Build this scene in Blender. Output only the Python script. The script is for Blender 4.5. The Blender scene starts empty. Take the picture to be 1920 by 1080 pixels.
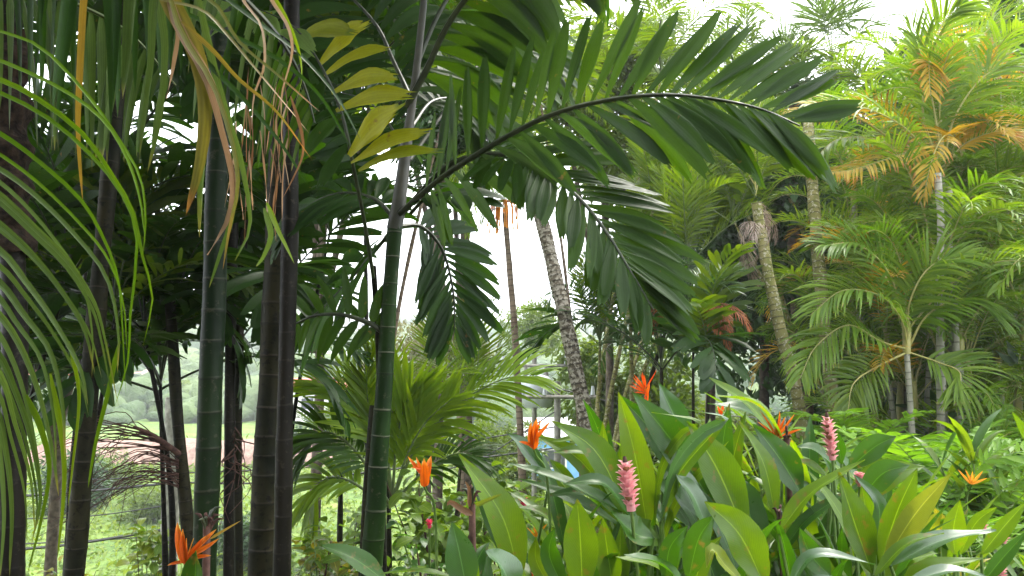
import bpy, math, random
import numpy as np
from mathutils import Vector, noise
R = math.radians
rng = np.random.default_rng(11)
random.seed(11)
SC = bpy.context.scene
COL = SC.collection

# ------------------------------------------------------------------ camera
F = 1450.0; PITCH = R(4.73); CAMZ = 1.6
CP, SP = math.cos(PITCH), math.sin(PITCH)
cam = bpy.data.cameras.new('camera'); cam.lens = 36 * F / 1920; cam.sensor_width = 36
cam.clip_start = 0.05; cam.clip_end = 3000
camo = bpy.data.objects.new('camera', cam); COL.objects.link(camo)
camo.location = (0, 0, CAMZ); camo.rotation_euler = (R(90) + PITCH, 0, 0)
SC.camera = camo

def P(x, y, d):
    """point of the place seen at photo pixel (x, y), d metres ahead"""
    rx, ry = (x - 960) / F, (540 - y) / F
    dy = CP - ry * SP; dz = SP + ry * CP
    k = d / dy
    return np.array((rx * k, d, CAMZ + dz * k))

# ------------------------------------------------------------------ world, sun, exposure
SUN_EL, SUN_AZ = 60.0, 48.0       # azimuth clockwise from +Y: a veiled sun, high ahead and to the right
W = bpy.data.worlds.new('World'); SC.world = W; W.use_nodes = True
nt = W.node_tree; nt.nodes.clear()
out = nt.nodes.new('ShaderNodeOutputWorld'); bg = nt.nodes.new('ShaderNodeBackground')
sky = nt.nodes.new('ShaderNodeTexSky'); sky.sky_type = 'NISHITA'; sky.sun_disc = False
sky.sun_elevation = R(SUN_EL); sky.sun_rotation = R(SUN_AZ); sky.air_density = 1.0; sky.dust_density = 4.0
tc = nt.nodes.new('ShaderNodeTexCoord')
cl = nt.nodes.new('ShaderNodeTexNoise'); cl.inputs['Scale'].default_value = 2.2; cl.inputs['Detail'].default_value = 5
mp = nt.nodes.new('ShaderNodeMapping'); mp.inputs['Scale'].default_value = (1, 1, 3)
rmp = nt.nodes.new('ShaderNodeValToRGB')
rmp.color_ramp.elements[0].position = 0.3; rmp.color_ramp.elements[0].color = (8.0, 8.6, 9.4, 1)
rmp.color_ramp.elements[1].position = 0.62; rmp.color_ramp.elements[1].color = (12, 12.2, 12.4, 1)
mx = nt.nodes.new('ShaderNodeMixRGB'); mx.inputs[0].default_value = 0.86
nt.links.new(tc.outputs['Generated'], mp.inputs[0]); nt.links.new(mp.outputs[0], cl.inputs['Vector'])
nt.links.new(cl.outputs['Fac'], rmp.inputs[0])
nt.links.new(sky.outputs[0], mx.inputs[1]); nt.links.new(rmp.outputs[0], mx.inputs[2])
nt.links.new(mx.outputs[0], bg.inputs[0]); bg.inputs['Strength'].default_value = 0.11
nt.links.new(bg.outputs[0], out.inputs[0])
sl = bpy.data.lights.new('sun', 'SUN'); sl.energy = 1.5; sl.angle = R(12); sl.color = (1.0, 0.95, 0.87)
so = bpy.data.objects.new('sun', sl); COL.objects.link(so)
sv = Vector((math.sin(R(SUN_AZ)) * math.cos(R(SUN_EL)), math.cos(R(SUN_AZ)) * math.cos(R(SUN_EL)), math.sin(R(SUN_EL))))
so.rotation_euler = (-sv).to_track_quat('-Z', 'Y').to_euler(); so.location = (0, -5, 30)
SC.view_settings.view_transform = 'Standard'; SC.view_settings.look = 'None'
SC.view_settings.exposure = 2.28; SC.view_settings.gamma = 1.0
SC.view_settings.use_curve_mapping = False
SC.render.engine = 'CYCLES'
SC.cycles.max_bounces = 7; SC.cycles.diffuse_bounces = 3; SC.cycles.glossy_bounces = 2
SC.cycles.transmission_bounces = 4; SC.cycles.volume_bounces = 0; SC.cycles.transparent_max_bounces = 4
SC.cycles.sample_clamp_indirect = 4.0

# ------------------------------------------------------------------ materials
def nodes(name):
    m = bpy.data.materials.new(name); m.use_nodes = True
    n = m.node_tree; n.nodes.clear()
    return m, n, n.nodes.new('ShaderNodeOutputMaterial')
def N(n, t, **kw):
    x = n.nodes.new(t)
    for k, v in kw.items():
        if hasattr(x, k) and k not in x.inputs: setattr(x, k, v)
        else: x.inputs[k].default_value = v
    return x
def math_(n, op, a, b=None, c=None):
    x = n.nodes.new('ShaderNodeMath'); x.operation = op
    for i, v in enumerate((a, b, c)):
        if v is None: continue
        if isinstance(v, (int, float)): x.inputs[i].default_value = v
        else: n.links.new(v, x.inputs[i])
    return x.outputs[0]
def mixc(n, f, a, b, mode='MIX'):
    x = n.nodes.new('ShaderNodeMixRGB'); x.blend_type = mode
    for i, v in enumerate((f, a, b)):
        if isinstance(v, (int, float)): x.inputs[i].default_value = v
        elif isinstance(v, tuple): x.inputs[i].default_value = v if len(v) == 4 else v + (1,)
        else: n.links.new(v, x.inputs[i])
    return x.outputs[0]

def leaf_mat(name, a, b, trans=0.4, rough=0.38, tip=None, tipamt=0.0, vein='palm', tcol=None, spec=0.28, nstripe=6, dry=0.0, sstr=0.18):
    """leaf skin: two greens picked per leaf, veins, blotches, yellow or dry ends, light passing through"""
    m, n, out = nodes(name); L = n.links.new
    oi = N(n, 'ShaderNodeObjectInfo'); at = N(n, 'ShaderNodeAttribute'); at.attribute_name = 'rnd'
    rnd = math_(n, 'FRACT', math_(n, 'ADD', oi.outputs['Random'], at.outputs['Fac']))
    geo = N(n, 'ShaderNodeNewGeometry')
    uv = N(n, 'ShaderNodeUVMap'); sep = N(n, 'ShaderNodeSeparateXYZ'); L(uv.outputs[0], sep.inputs[0])
    u, v = sep.outputs[0], sep.outputs[1]
    no = N(n, 'ShaderNodeTexNoise', Scale=7.0, Detail=3.0); L(geo.outputs['Position'], no.inputs['Vector'])
    f = math_(n, 'ADD', math_(n, 'MULTIPLY', rnd, 0.7), math_(n, 'MULTIPLY', no.outputs['Fac'], 0.45))
    c = mixc(n, f, a, b)
    fine = N(n, 'ShaderNodeTexNoise', Scale=60.0, Detail=2.0); L(geo.outputs['Position'], fine.inputs['Vector'])
    if vein == 'palm':
        st = math_(n, 'SINE', math_(n, 'MULTIPLY', u, nstripe * 6.283))
        c = mixc(n, math_(n, 'MULTIPLY', math_(n, 'ADD', math_(n, 'MULTIPLY', st, 0.5), 0.5), sstr), c, mixc(n, 0.6, c, (0.01, 0.02, 0.005)))
        h = st
    else:
        # parallel side veins running out and forward from the midrib
        du = math_(n, 'ABSOLUTE', math_(n, 'SUBTRACT', u, 0.5))
        ph = math_(n, 'SUBTRACT', math_(n, 'MULTIPLY', v, 26.0), math_(n, 'MULTIPLY', du, 16.0))
        st = math_(n, 'SINE', math_(n, 'MULTIPLY', ph, 6.283))
        c = mixc(n, math_(n, 'MULTIPLY', math_(n, 'ADD', math_(n, 'MULTIPLY', st, 0.5), 0.5), 0.26), c, mixc(n, 0.5, c, (0.01, 0.03, 0.004)))
        lob = N(n, 'ShaderNodeTexNoise', Scale=3.5, Detail=2.0); L(geo.outputs['Position'], lob.inputs['Vector'])
        c = mixc(n, math_(n, 'MULTIPLY', lob.outputs['Fac'], 0.5), c, (a[0] * 0.6, a[1] * 0.6, a[2] * 0.6))
        mid = math_(n, 'LESS_THAN', du, 0.018)
        c = mixc(n, math_(n, 'MULTIPLY', mid, 0.75), c, (b[0] * 1.4 + 0.01, b[1] * 1.35 + 0.015, b[2] * 1.5 + 0.02))
        h = math_(n, 'ADD', math_(n, 'MULTIPLY', st, 0.8), math_(n, 'MULTIPLY', mid, -1.5))
    if tip:
        k = math_(n, 'SUBTRACT', math_(n, 'ADD', v, math_(n, 'MULTIPLY', math_(n, 'SUBTRACT', no.outputs['Fac'], 0.5), 0.5)), 1.0 - tipamt)
        k = math_(n, 'MULTIPLY', k, 6.0); k = N(n, 'ShaderNodeClamp', Value=0.0) if False else math_(n, 'MINIMUM', math_(n, 'MAXIMUM', k, 0.0), 1.0)
        c = mixc(n, k, c, tip)
    if dry:
        spt = N(n, 'ShaderNodeTexNoise', Scale=24.0, Detail=4.0); L(geo.outputs['Position'], spt.inputs['Vector'])
        kk = math_(n, 'MINIMUM', math_(n, 'MAXIMUM', math_(n, 'MULTIPLY', math_(n, 'SUBTRACT', spt.outputs['Fac'], 0.72 - dry * 0.2), 9.0), 0.0), 1.0)
        c = mixc(n, math_(n, 'MULTIPLY', kk, 0.8), c, (0.16, 0.10, 0.035))
    c = mixc(n, math_(n, 'MULTIPLY', fine.outputs['Fac'], 0.35), c, mixc(n, 0.5, c, (0.0, 0.0, 0.0)))
    bm = N(n, 'ShaderNodeBump', Strength=0.15, Distance=0.001); L(h, bm.inputs['Height'])
    pr = N(n, 'ShaderNodeBsdfPrincipled'); L(c, pr.inputs['Base Color'])
    ro = math_(n, 'ADD', rough - 0.1, math_(n, 'MULTIPLY', fine.outputs['Fac'], 0.25)); L(ro, pr.inputs['Roughness'])
    pr.inputs['Specular IOR Level'].default_value = spec; L(bm.outputs[0], pr.inputs['Normal'])
    tr = N(n, 'ShaderNodeBsdfTranslucent')
    tc_ = mixc(n, 1.0, c, tcol or (3.0, 2.6, 0.7), 'MULTIPLY'); L(tc_, tr.inputs[0])
    ms = N(n, 'ShaderNodeMixShader'); ms.inputs[0].default_value = trans
    L(pr.outputs[0], ms.inputs[1]); L(tr.outputs[0], ms.inputs[2]); L(ms.outputs[0], out.inputs[0])
    return m

def plain_mat(name, a, b, rough=0.7, scale=12.0, bump=0.4, spec=0.3, dist=0.01, metal=0.0):
    m, n, out = nodes(name); L = n.links.new
    tc = N(n, 'ShaderNodeNewGeometry')
    no = N(n, 'ShaderNodeTexNoise', Scale=scale, Detail=5.0); L(tc.outputs['Position'], no.inputs['Vector'])
    r = N(n, 'ShaderNodeValToRGB'); r.color_ramp.elements[0].position = 0.35; r.color_ramp.elements[1].position = 0.68
    r.color_ramp.elements[0].color = a + (1,); r.color_ramp.elements[1].color = b + (1,); L(no.outputs['Fac'], r.inputs[0])
    bm = N(n, 'ShaderNodeBump', Strength=bump, Distance=dist); L(no.outputs['Fac'], bm.inputs['Height'])
    pr = N(n, 'ShaderNodeBsdfPrincipled', Roughness=rough, Metallic=metal); L(r.outputs[0], pr.inputs['Base Color'])
    pr.inputs['Specular IOR Level'].default_value = spec; L(bm.outputs[0], pr.inputs['Normal']); L(pr.outputs[0], out.inputs[0])
    return m

def trunk_mat(name, a, b, ring, lichen=None, lich=0.0, rough=0.65, ringw=0.06, lscale=30.0):
    """ringed palm stem; UV v counts the internodes"""
    m, n, out = nodes(name); L = n.links.new
    uv = N(n, 'ShaderNodeUVMap'); sep = N(n, 'ShaderNodeSeparateXYZ'); L(uv.outputs[0], sep.inputs[0])
    geo = N(n, 'ShaderNodeNewGeometry')
    no = N(n, 'ShaderNodeTexNoise', Scale=9.0, Detail=5.0); mpn = N(n, 'ShaderNodeMapping'); mpn.inputs['Scale'].default_value = (1, 1, 0.35)
    L(geo.outputs['Position'], mpn.inputs[0]); L(mpn.outputs[0], no.inputs['Vector'])
    c = mixc(n, math_(n, 'MINIMUM', math_(n, 'MAXIMUM', math_(n, 'MULTIPLY_ADD', no.outputs['Fac'], 2.6, -0.8), 0.0), 1.0), a, b)
    wob = math_(n, 'MULTIPLY', math_(n, 'SUBTRACT', no.outputs['Fac'], 0.5), 0.12)
    fr = math_(n, 'FRACT', math_(n, 'ADD', sep.outputs[1], wob))
    rg = math_(n, 'LESS_THAN', fr, ringw)
    pt = N(n, 'ShaderNodeTexNoise', Scale=5.0, Detail=3.0); L(geo.outputs['Position'], pt.inputs['Vector'])
    rg = math_(n, 'MULTIPLY', rg, math_(n, 'MINIMUM', math_(n, 'MAXIMUM', math_(n, 'MULTIPLY_ADD', pt.outputs['Fac'], 5.0, -1.9), 0.12), 1.0))
    c = mixc(n, math_(n, 'MULTIPLY', rg, 0.75), c, ring)
    dk = math_(n, 'GREATER_THAN', fr, 1 - ringw * 1.2)
    c = mixc(n, math_(n, 'MULTIPLY', dk, 0.5), c, (0.012, 0.012, 0.01))
    fn = N(n, 'ShaderNodeTexNoise', Scale=lscale, Detail=6.0, Roughness=0.65); L(geo.outputs['Position'], fn.inputs['Vector'])
    if lichen:
        k = math_(n, 'MINIMUM', math_(n, 'MAXIMUM', math_(n, 'MULTIPLY', math_(n, 'SUBTRACT', fn.outputs['Fac'], 0.66 - 0.25 * lich), 14.0), 0.0), 1.0)
        c = mixc(n, math_(n, 'MULTIPLY', k, 0.85), c, lichen)
    c = mixc(n, math_(n, 'MULTIPLY', fn.outputs['Fac'], 0.5), c, mixc(n, 0.6, c, (0.0, 0.0, 0.0)))
    hh = math_(n, 'ADD', math_(n, 'MULTIPLY', rg, 1.0), math_(n, 'MULTIPLY', fn.outputs['Fac'], 0.8))
    bm = N(n, 'ShaderNodeBump', Strength=0.5, Distance=0.004); L(hh, bm.inputs['Height'])
    pr = N(n, 'ShaderNodeBsdfPrincipled', Roughness=rough); L(c, pr.inputs['Base Color']); L(bm.outputs[0], pr.inputs['Normal'])
    pr.inputs['Specular IOR Level'].default_value = 0.10
    L(pr.outputs[0], out.inputs[0])
    return m

M = {}
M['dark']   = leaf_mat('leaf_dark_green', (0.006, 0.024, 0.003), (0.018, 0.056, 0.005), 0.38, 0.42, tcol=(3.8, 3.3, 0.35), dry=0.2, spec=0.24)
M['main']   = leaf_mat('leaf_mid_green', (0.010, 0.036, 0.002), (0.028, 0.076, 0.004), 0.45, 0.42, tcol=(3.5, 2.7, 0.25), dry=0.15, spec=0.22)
M['yellow'] = leaf_mat('leaf_golden', (0.13, 0.19, 0.004), (0.32, 0.34, 0.010), 0.5, 0.40, tcol=(2.0, 1.7, 0.5), tip=(0.06, 0.13, 0.02), tipamt=0.06, dry=0.4)
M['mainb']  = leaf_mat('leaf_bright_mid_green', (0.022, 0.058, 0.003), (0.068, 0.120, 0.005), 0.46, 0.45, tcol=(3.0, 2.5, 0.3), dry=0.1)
M['pale']   = leaf_mat('leaf_pale_green', (0.10, 0.17, 0.045), (0.17, 0.26, 0.07), 0.5, 0.42, tcol=(1.8, 1.8, 0.7), dry=0.25)
M['grey']   = leaf_mat('leaf_grey_green', (0.045, 0.080, 0.020), (0.095, 0.145, 0.045), 0.4, 0.45, tcol=(1.8, 1.9, 0.7), nstripe=4, tip=(0.20, 0.17, 0.05), tipamt=0.12, sstr=0.45)
M['lime']   = leaf_mat('leaf_lime', (0.050, 0.120, 0.004), (0.11, 0.20, 0.006), 0.5, 0.38, tcol=(2.0, 2.0, 0.5), nstripe=3, sstr=0.35)
M['young']  = leaf_mat('leaf_young_palm', (0.040, 0.092, 0.005), (0.115, 0.175, 0.009), 0.47, 0.36, tcol=(2.2, 2.1, 0.5), nstripe=3)
M['youngb'] = leaf_mat('leaf_young_palm_bright', (0.070, 0.150, 0.006), (0.17, 0.27, 0.010), 0.5, 0.42, tcol=(2.2, 2.0, 0.4), nstripe=3)
M['cane']   = leaf_mat('leaf_golden_cane', (0.050, 0.125, 0.009), (0.155, 0.245, 0.018), 0.46, 0.42, tcol=(2.2, 2.0, 0.5), nstripe=2, tip=(0.30, 0.22, 0.03), tipamt=0.10)
M['gold']   = leaf_mat('leaf_orange_yellow', (0.34, 0.20, 0.015), (0.42, 0.33, 0.03), 0.45, 0.45, tcol=(1.8, 1.4, 0.6), nstripe=2, tip=(0.30, 0.10, 0.02), tipamt=0.25)
M['bluish'] = leaf_mat('leaf_blue_green', (0.028, 0.065, 0.014), (0.06, 0.12, 0.028), 0.3, 0.32, tcol=(1.8, 2.2, 1.0), nstripe=3)
M['red']    = leaf_mat('leaf_rusty', (0.20, 0.055, 0.02), (0.30, 0.11, 0.035), 0.35, 0.6, tcol=(1.6, 1.2, 0.8), nstripe=3)
M['brown']  = leaf_mat('leaf_dry_brown', (0.10, 0.055, 0.03), (0.26, 0.15, 0.08), 0.35, 0.6, tcol=(1.6, 1.3, 0.9), nstripe=4)
M['pinkdry']= leaf_mat('leaf_dry_pink', (0.26, 0.17, 0.11), (0.40, 0.30, 0.20), 0.35, 0.6, tcol=(1.5, 1.2, 0.9), nstripe=4)
M['orangeedge'] = leaf_mat('leaf_ageing', (0.075, 0.12, 0.03), (0.22, 0.16, 0.04), 0.42, 0.42, tcol=(1.8, 1.7, 0.6), nstripe=3, tip=(0.26, 0.13, 0.05), tipamt=0.22, sstr=0.45)
M['ash']    = leaf_mat('leaf_dead_grey', (0.22, 0.17, 0.13), (0.38, 0.31, 0.26), 0.25, 0.8, tcol=(1.2, 1.1, 0.9), nstripe=3)
M['ginger'] = leaf_mat('broad_leaf_green', (0.052, 0.130, 0.004), (0.135, 0.235, 0.008), 0.45, 0.34, tcol=(2.4, 2.1, 0.35), vein='mid', spec=0.4, dry=0.55, tip=(0.16, 0.10, 0.03), tipamt=0.0)
M['gdark']  = leaf_mat('broad_leaf_dark', (0.018, 0.070, 0.006), (0.045, 0.125, 0.008), 0.40, 0.32, tcol=(2.6, 2.4, 0.35), vein='mid', spec=0.4, dry=0.5)
M['gsheen']  = leaf_mat('broad_leaf_blue_sheen', (0.032, 0.09, 0.025), (0.07, 0.15, 0.05), 0.32, 0.30, tcol=(1.8, 2.0, 0.7), vein='mid', spec=0.8)  # bluish tint stands in for reflected sky, put into the leaf colour
M['gyell']  = leaf_mat('broad_leaf_yellow', (0.12, 0.20, 0.015), (0.26, 0.29, 0.03), 0.45, 0.32, tcol=(2.0, 1.8, 0.5), vein='mid')
M['shrub']  = leaf_mat('shrub_leaf', (0.060, 0.135, 0.014), (0.15, 0.23, 0.022), 0.45, 0.42, tcol=(2.0, 1.9, 0.5), vein='mid')
M['croton'] = leaf_mat('croton_leaf', (0.03, 0.09, 0.015), (0.38, 0.32, 0.03), 0.4, 0.35, tcol=(1.8, 1.6, 0.6), vein='mid')
M['tree']   = leaf_mat('tree_leaf_dark', (0.016, 0.045, 0.012), (0.038, 0.088, 0.018), 0.3, 0.4, tcol=(2.4, 2.4, 0.6), vein='mid')
M['tree2']  = leaf_mat('tree_leaf_light', (0.055, 0.105, 0.010), (0.13, 0.19, 0.02), 0.4, 0.45, tcol=(2.0, 1.9, 0.6), vein='mid')
M['treeg']  = leaf_mat('tree_leaf_grey', (0.12, 0.12, 0.06), (0.20, 0.19, 0.10), 0.35, 0.6, tcol=(1.5, 1.5, 0.7), vein='mid')
M['fern']   = leaf_mat('fern_leaf', (0.06, 0.15, 0.012), (0.14, 0.26, 0.025), 0.42, 0.45, tcol=(2.0, 2.0, 0.6), nstripe=2)
M['rachis'] = plain_mat('frond_stalk_green', (0.05, 0.085, 0.02), (0.10, 0.13, 0.035), 0.4, 20, 0.2, 0.4)
M['rachisd']= plain_mat('frond_stalk_dark', (0.018, 0.025, 0.012), (0.045, 0.055, 0.025), 0.45, 20, 0.2, 0.4)
M['rachisy']= plain_mat('frond_stalk_yellow', (0.22, 0.22, 0.06), (0.32, 0.28, 0.09), 0.45, 20, 0.2, 0.4)
M['stem']   = plain_mat('soft_stem_green', (0.07, 0.14, 0.025), (0.12, 0.19, 0.04), 0.4, 25, 0.2, 0.4)
M['shaft']  = plain_mat('crownshaft_grey_green', (0.026, 0.028, 0.018), (0.065, 0.060, 0.042), 0.5, 8, 0.3, 0.4)
M['fibre']  = plain_mat('palm_fibre_brown', (0.008, 0.005, 0.004), (0.045, 0.028, 0.018), 0.9, 30, 1.0, 0.2, 0.02)
M['t_green']= trunk_mat('trunk_green', (0.004, 0.011, 0.004), (0.013, 0.026, 0.008), (0.045, 0.048, 0.03), (0.045, 0.048, 0.03), 0.3, 0.45, 0.045)
M['t_greenb']= trunk_mat('trunk_bright_green', (0.006, 0.020, 0.004), (0.020, 0.050, 0.008), (0.17, 0.17, 0.12), (0.07, 0.075, 0.04), 0.3, 0.5, 0.04)
M['t_dark'] = trunk_mat('trunk_dark', (0.006, 0.006, 0.005), (0.018, 0.015, 0.010), (0.030, 0.026, 0.02), (0.04, 0.035, 0.025), 0.35, 0.5, 0.04)
M['t_brown']= trunk_mat('trunk_olive_brown', (0.008, 0.010, 0.005), (0.032, 0.028, 0.012), (0.045, 0.038, 0.026), (0.008, 0.007, 0.005), 0.45, 0.6)
M['t_coco'] = trunk_mat('trunk_patchy_grey', (0.06, 0.050, 0.036), (0.13, 0.105, 0.075), (0.03, 0.026, 0.02), (0.34, 0.31, 0.25), 0.75, 0.85, 0.16, 22.0)
M['t_thin'] = trunk_mat('trunk_thin_grey', (0.12, 0.085, 0.06), (0.20, 0.155, 0.11), (0.07, 0.05, 0.035), (0.26, 0.22, 0.17), 0.3, 0.85, 0.12)
M['t_moss'] = trunk_mat('trunk_mossy', (0.12, 0.13, 0.03), (0.26, 0.23, 0.10), (0.09, 0.07, 0.04), (0.45, 0.42, 0.33), 0.45, 0.85, 0.10)
M['t_white']= trunk_mat('cane_white', (0.20, 0.21, 0.15), (0.36, 0.34, 0.28), (0.10, 0.09, 0.06), (0.45, 0.43, 0.37), 0.3, 0.6, 0.08)
M['bark']   = plain_mat('tree_bark', (0.05, 0.038, 0.028), (0.12, 0.095, 0.07), 0.9, 14, 0.8, 0.2, 0.02)
M['twig']   = plain_mat('dry_twig', (0.045, 0.022, 0.018), (0.12, 0.065, 0.05), 0.85, 30, 0.4, 0.2)
M['orange'] = leaf_mat('bract_orange', (0.62, 0.085, 0.006), (0.82, 0.20, 0.012), 0.3, 0.38, tcol=(1.3, 1.2, 0.8), nstripe=3, sstr=0.35, tip=(0.80, 0.30, 0.04), tipamt=0.25, dry=0.3)  # tip gradient and strong stripes paint fold shading into the bract colour
M['scarlet']= leaf_mat('bract_scarlet', (0.70, 0.055, 0.008), (0.85, 0.15, 0.012), 0.35, 0.35, tcol=(1.3, 1.2, 0.8), nstripe=2)
M['apricot']= leaf_mat('bract_apricot', (0.80, 0.26, 0.02), (0.85, 0.40, 0.04), 0.35, 0.35, tcol=(1.3, 1.2, 0.8), nstripe=2)
M['pink']   = leaf_mat('bract_pink', (0.74, 0.26, 0.31), (0.86, 0.44, 0.45), 0.35, 0.4, tcol=(1.2, 1.1, 1.1), tip=(0.88, 0.58, 0.55), tipamt=0.3, nstripe=2)
M['magenta']= leaf_mat('bract_magenta', (0.70, 0.03, 0.10), (0.80, 0.08, 0.18), 0.35, 0.4, tcol=(1.2, 1.1, 1.1), nstripe=2)

# ------------------------------------------------------------------ object helpers
def tag(o, label=None, cat=None, group=None, kind=None):
    if label: o['label'] = label
    if cat: o['category'] = cat
    if group: o['group'] = group
    if kind: o['kind'] = kind
    return o
def thing(name, loc, label, cat, group=None):
    o = bpy.data.objects.new(name, None); COL.objects.link(o); o.location = tuple(float(v) for v in loc)
    o.empty_display_size = 0.1
    return tag(o, label, cat, group)
def mesh(name, V, Fc, mats, UV=None, rnd=None, mi=None, smooth=True):
    """V (n,3); Fc list/array of quads or tris; UV per vertex"""
    me = bpy.data.meshes.new(name)
    V = np.asarray(V, np.float32)
    if isinstance(Fc, np.ndarray):
        nf, k = Fc.shape
        me.vertices.add(len(V)); me.vertices.foreach_set('co', V.ravel())
        me.loops.add(nf * k); me.loops.foreach_set('vertex_index', Fc.astype(np.int32).ravel())
        me.polygons.add(nf); me.polygons.foreach_set('loop_start', np.arange(0, nf * k, k, dtype=np.int32))
        idx = Fc.ravel()
        me.update(calc_edges=True)
    else:
        me.from_pydata([tuple(map(float, v)) for v in V], [], [tuple(map(int, f)) for f in Fc])
        idx = np.array([i for f in Fc for i in f]); nf = len(Fc)
    if UV is not None:
        l = me.uv_layers.new(name='UVMap'); l.data.foreach_set('uv', np.asarray(UV, np.float32)[idx].ravel())
    if rnd is not None:
        a = me.attributes.new('rnd', 'FLOAT', 'POINT'); a.data.foreach_set('value', np.asarray(rnd, np.float32))
    for m in (mats if isinstance(mats, (list, tuple)) else [mats]): me.materials.append(m)
    if mi is not None: me.polygons.foreach_set('material_index', np.asarray(mi, np.int32))
    if smooth: me.polygons.foreach_set('use_smooth', np.ones(nf, bool))
    me.update()
    return me
def link(name, me, parent=None, loc=None):
    o = bpy.data.objects.new(name, me); COL.objects.link(o)
    if parent is not None: o.parent = parent
    if loc is not None: o.location = tuple(float(v) for v in loc)
    return o
def nrm(a):
    return a / np.maximum(np.linalg.norm(a, axis=-1, keepdims=True), 1e-9)
def unit(v): return nrm(np.asarray(v, float))

class Buf:
    """collects quads with UVs, a random value and a material slot"""
    def __init__(s): s.V = []; s.F = []; s.U = []; s.R = []; s.M = []; s.n = 0
    def add(s, V, Fq, U, R_=None, m=0):
        s.V.append(V); s.F.append(Fq + s.n); s.U.append(U); s.M.append(np.full(len(Fq), m))
        s.R.append(np.zeros(len(V)) if R_ is None else R_); s.n += len(V)
    def mesh(s, name, mats, off=None):
        V = np.concatenate(s.V)
        if off is not None: V = V - np.asarray(off)
        return mesh(name, V, np.concatenate(s.F), mats, np.concatenate(s.U), np.concatenate(s.R), np.concatenate(s.M))

def grid_faces(a, b):
    i = np.arange(a - 1)[:, None] * b + np.arange(b - 1)[None, :]
    i = i.ravel()
    return np.stack([i, i + 1, i + 1 + b, i + b], 1)

def prof(kind, t):
    t = np.asarray(t, float)
    if kind == 'lance':  w = np.power(np.clip(t, 0, 1), 0.45) * np.power(1 - t, 0.75) * 1.75
    elif kind == 'strap': w = np.minimum(1, 0.35 + t * 5) * np.power(np.clip(1 - t, 0, 1), 0.45)
    elif kind == 'jag':  w = np.where(t < 0.62, 0.16 + 0.84 * np.sin(np.clip(t / 0.62, 0, 1) * math.pi / 2) ** 1.1, 1 - 0.62 * ((t - 0.62) / 0.38) ** 1.4)
    elif kind == 'broad': w = np.sin(np.clip(t, 0, 1) ** 0.82 * math.pi) ** 0.95
    elif kind == 'bract': w = np.power(np.clip(1 - t, 0, 1), 0.8) * (0.55 + 1.6 * t) 
    else: w = np.sin(t * math.pi) ** 0.7
    return np.maximum(w, 0.02)

def leaves(P0, D, Nn, L, Wd, nseg=5, ncol=3, grav=0.5, fold=0.25, kind='lance', twist=0.0, wave=0.0, jag=0.0, gpow=1.0, pleat=0.0):
    """vectorised blades -> V (n, nseg+1, ncol, 3), UV"""
    n = len(P0); pos = P0.astype(float).copy(); d = nrm(D.astype(float)); nn = Nn.astype(float).copy()
    L = np.broadcast_to(np.asarray(L, float), (n,)); Wd = np.broadcast_to(np.asarray(Wd, float), (n,))
    grav = np.broadcast_to(np.asarray(grav, float), (n,)); tw = np.broadcast_to(np.asarray(twist, float), (n,))
    cols = np.linspace(-1, 1, ncol); V = np.zeros((n, nseg + 1, ncol, 3))
    ts = np.linspace(0, 1, nseg + 1); pw = prof(kind, ts)
    ph = rng.uniform(0, 6.28, n)
    for i, t in enumerate(ts):
        w = nrm(np.cross(d, nn)); n2 = np.cross(w, d)
        a = tw * t
        w2 = w * np.cos(a)[:, None] + n2 * np.sin(a)[:, None]; n3 = -w * np.sin(a)[:, None] + n2 * np.cos(a)[:, None]
        hw = Wd * 0.5 * pw[i]
        for c, cv in enumerate(cols):
            off = w2 * (hw * cv)[:, None] + n3 * (hw * abs(cv) * fold)[:, None]
            if pleat: off = off + n3 * ((pleat * (1 if c % 2 else -1) * (1 - t * 0.5)) * hw)[:, None]
            if wave: off += n3 * (np.sin(ph + t * 9 + cv * 1.7) * wave * abs(cv) * Wd)[:, None]
            V[:, i, c] = pos + off
            if jag and i == nseg: V[:, i, c] += d * (rng.uniform(-1, 1, n) * jag * L)[:, None]
        if i < nseg:
            d = d + np.array([0, 0, -1.0]) * (grav / nseg * (0.4 + 1.2 * t) ** gpow)[:, None]
            d = nrm(d); pos = pos + d * (L / nseg)[:, None]; nn = n2
    UV = np.zeros((nseg + 1, ncol, 2)); UV[..., 0] = np.linspace(0, 1, ncol)[None]; UV[..., 1] = ts[:, None]
    return V, UV

def spline(pts, n):
    pts = np.asarray(pts, float); k = len(pts)
    if k == 2: return pts[0] + (pts[1] - pts[0]) * np.linspace(0, 1, n)[:, None]
    Pp = np.vstack([2 * pts[0] - pts[1], pts, 2 * pts[-1] - pts[-2]])
    u = np.linspace(0, k - 1 - 1e-6, n); i = u.astype(int); t = (u - i)[:, None]
    p0, p1, p2, p3 = Pp[i], Pp[i + 1], Pp[i + 2], Pp[i + 3]
    return 0.5 * ((2 * p1) + (-p0 + p2) * t + (2 * p0 - 5 * p1 + 4 * p2 - p3) * t ** 2 + (-p0 + 3 * p1 - 3 * p2 + p3) * t ** 3)

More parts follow.
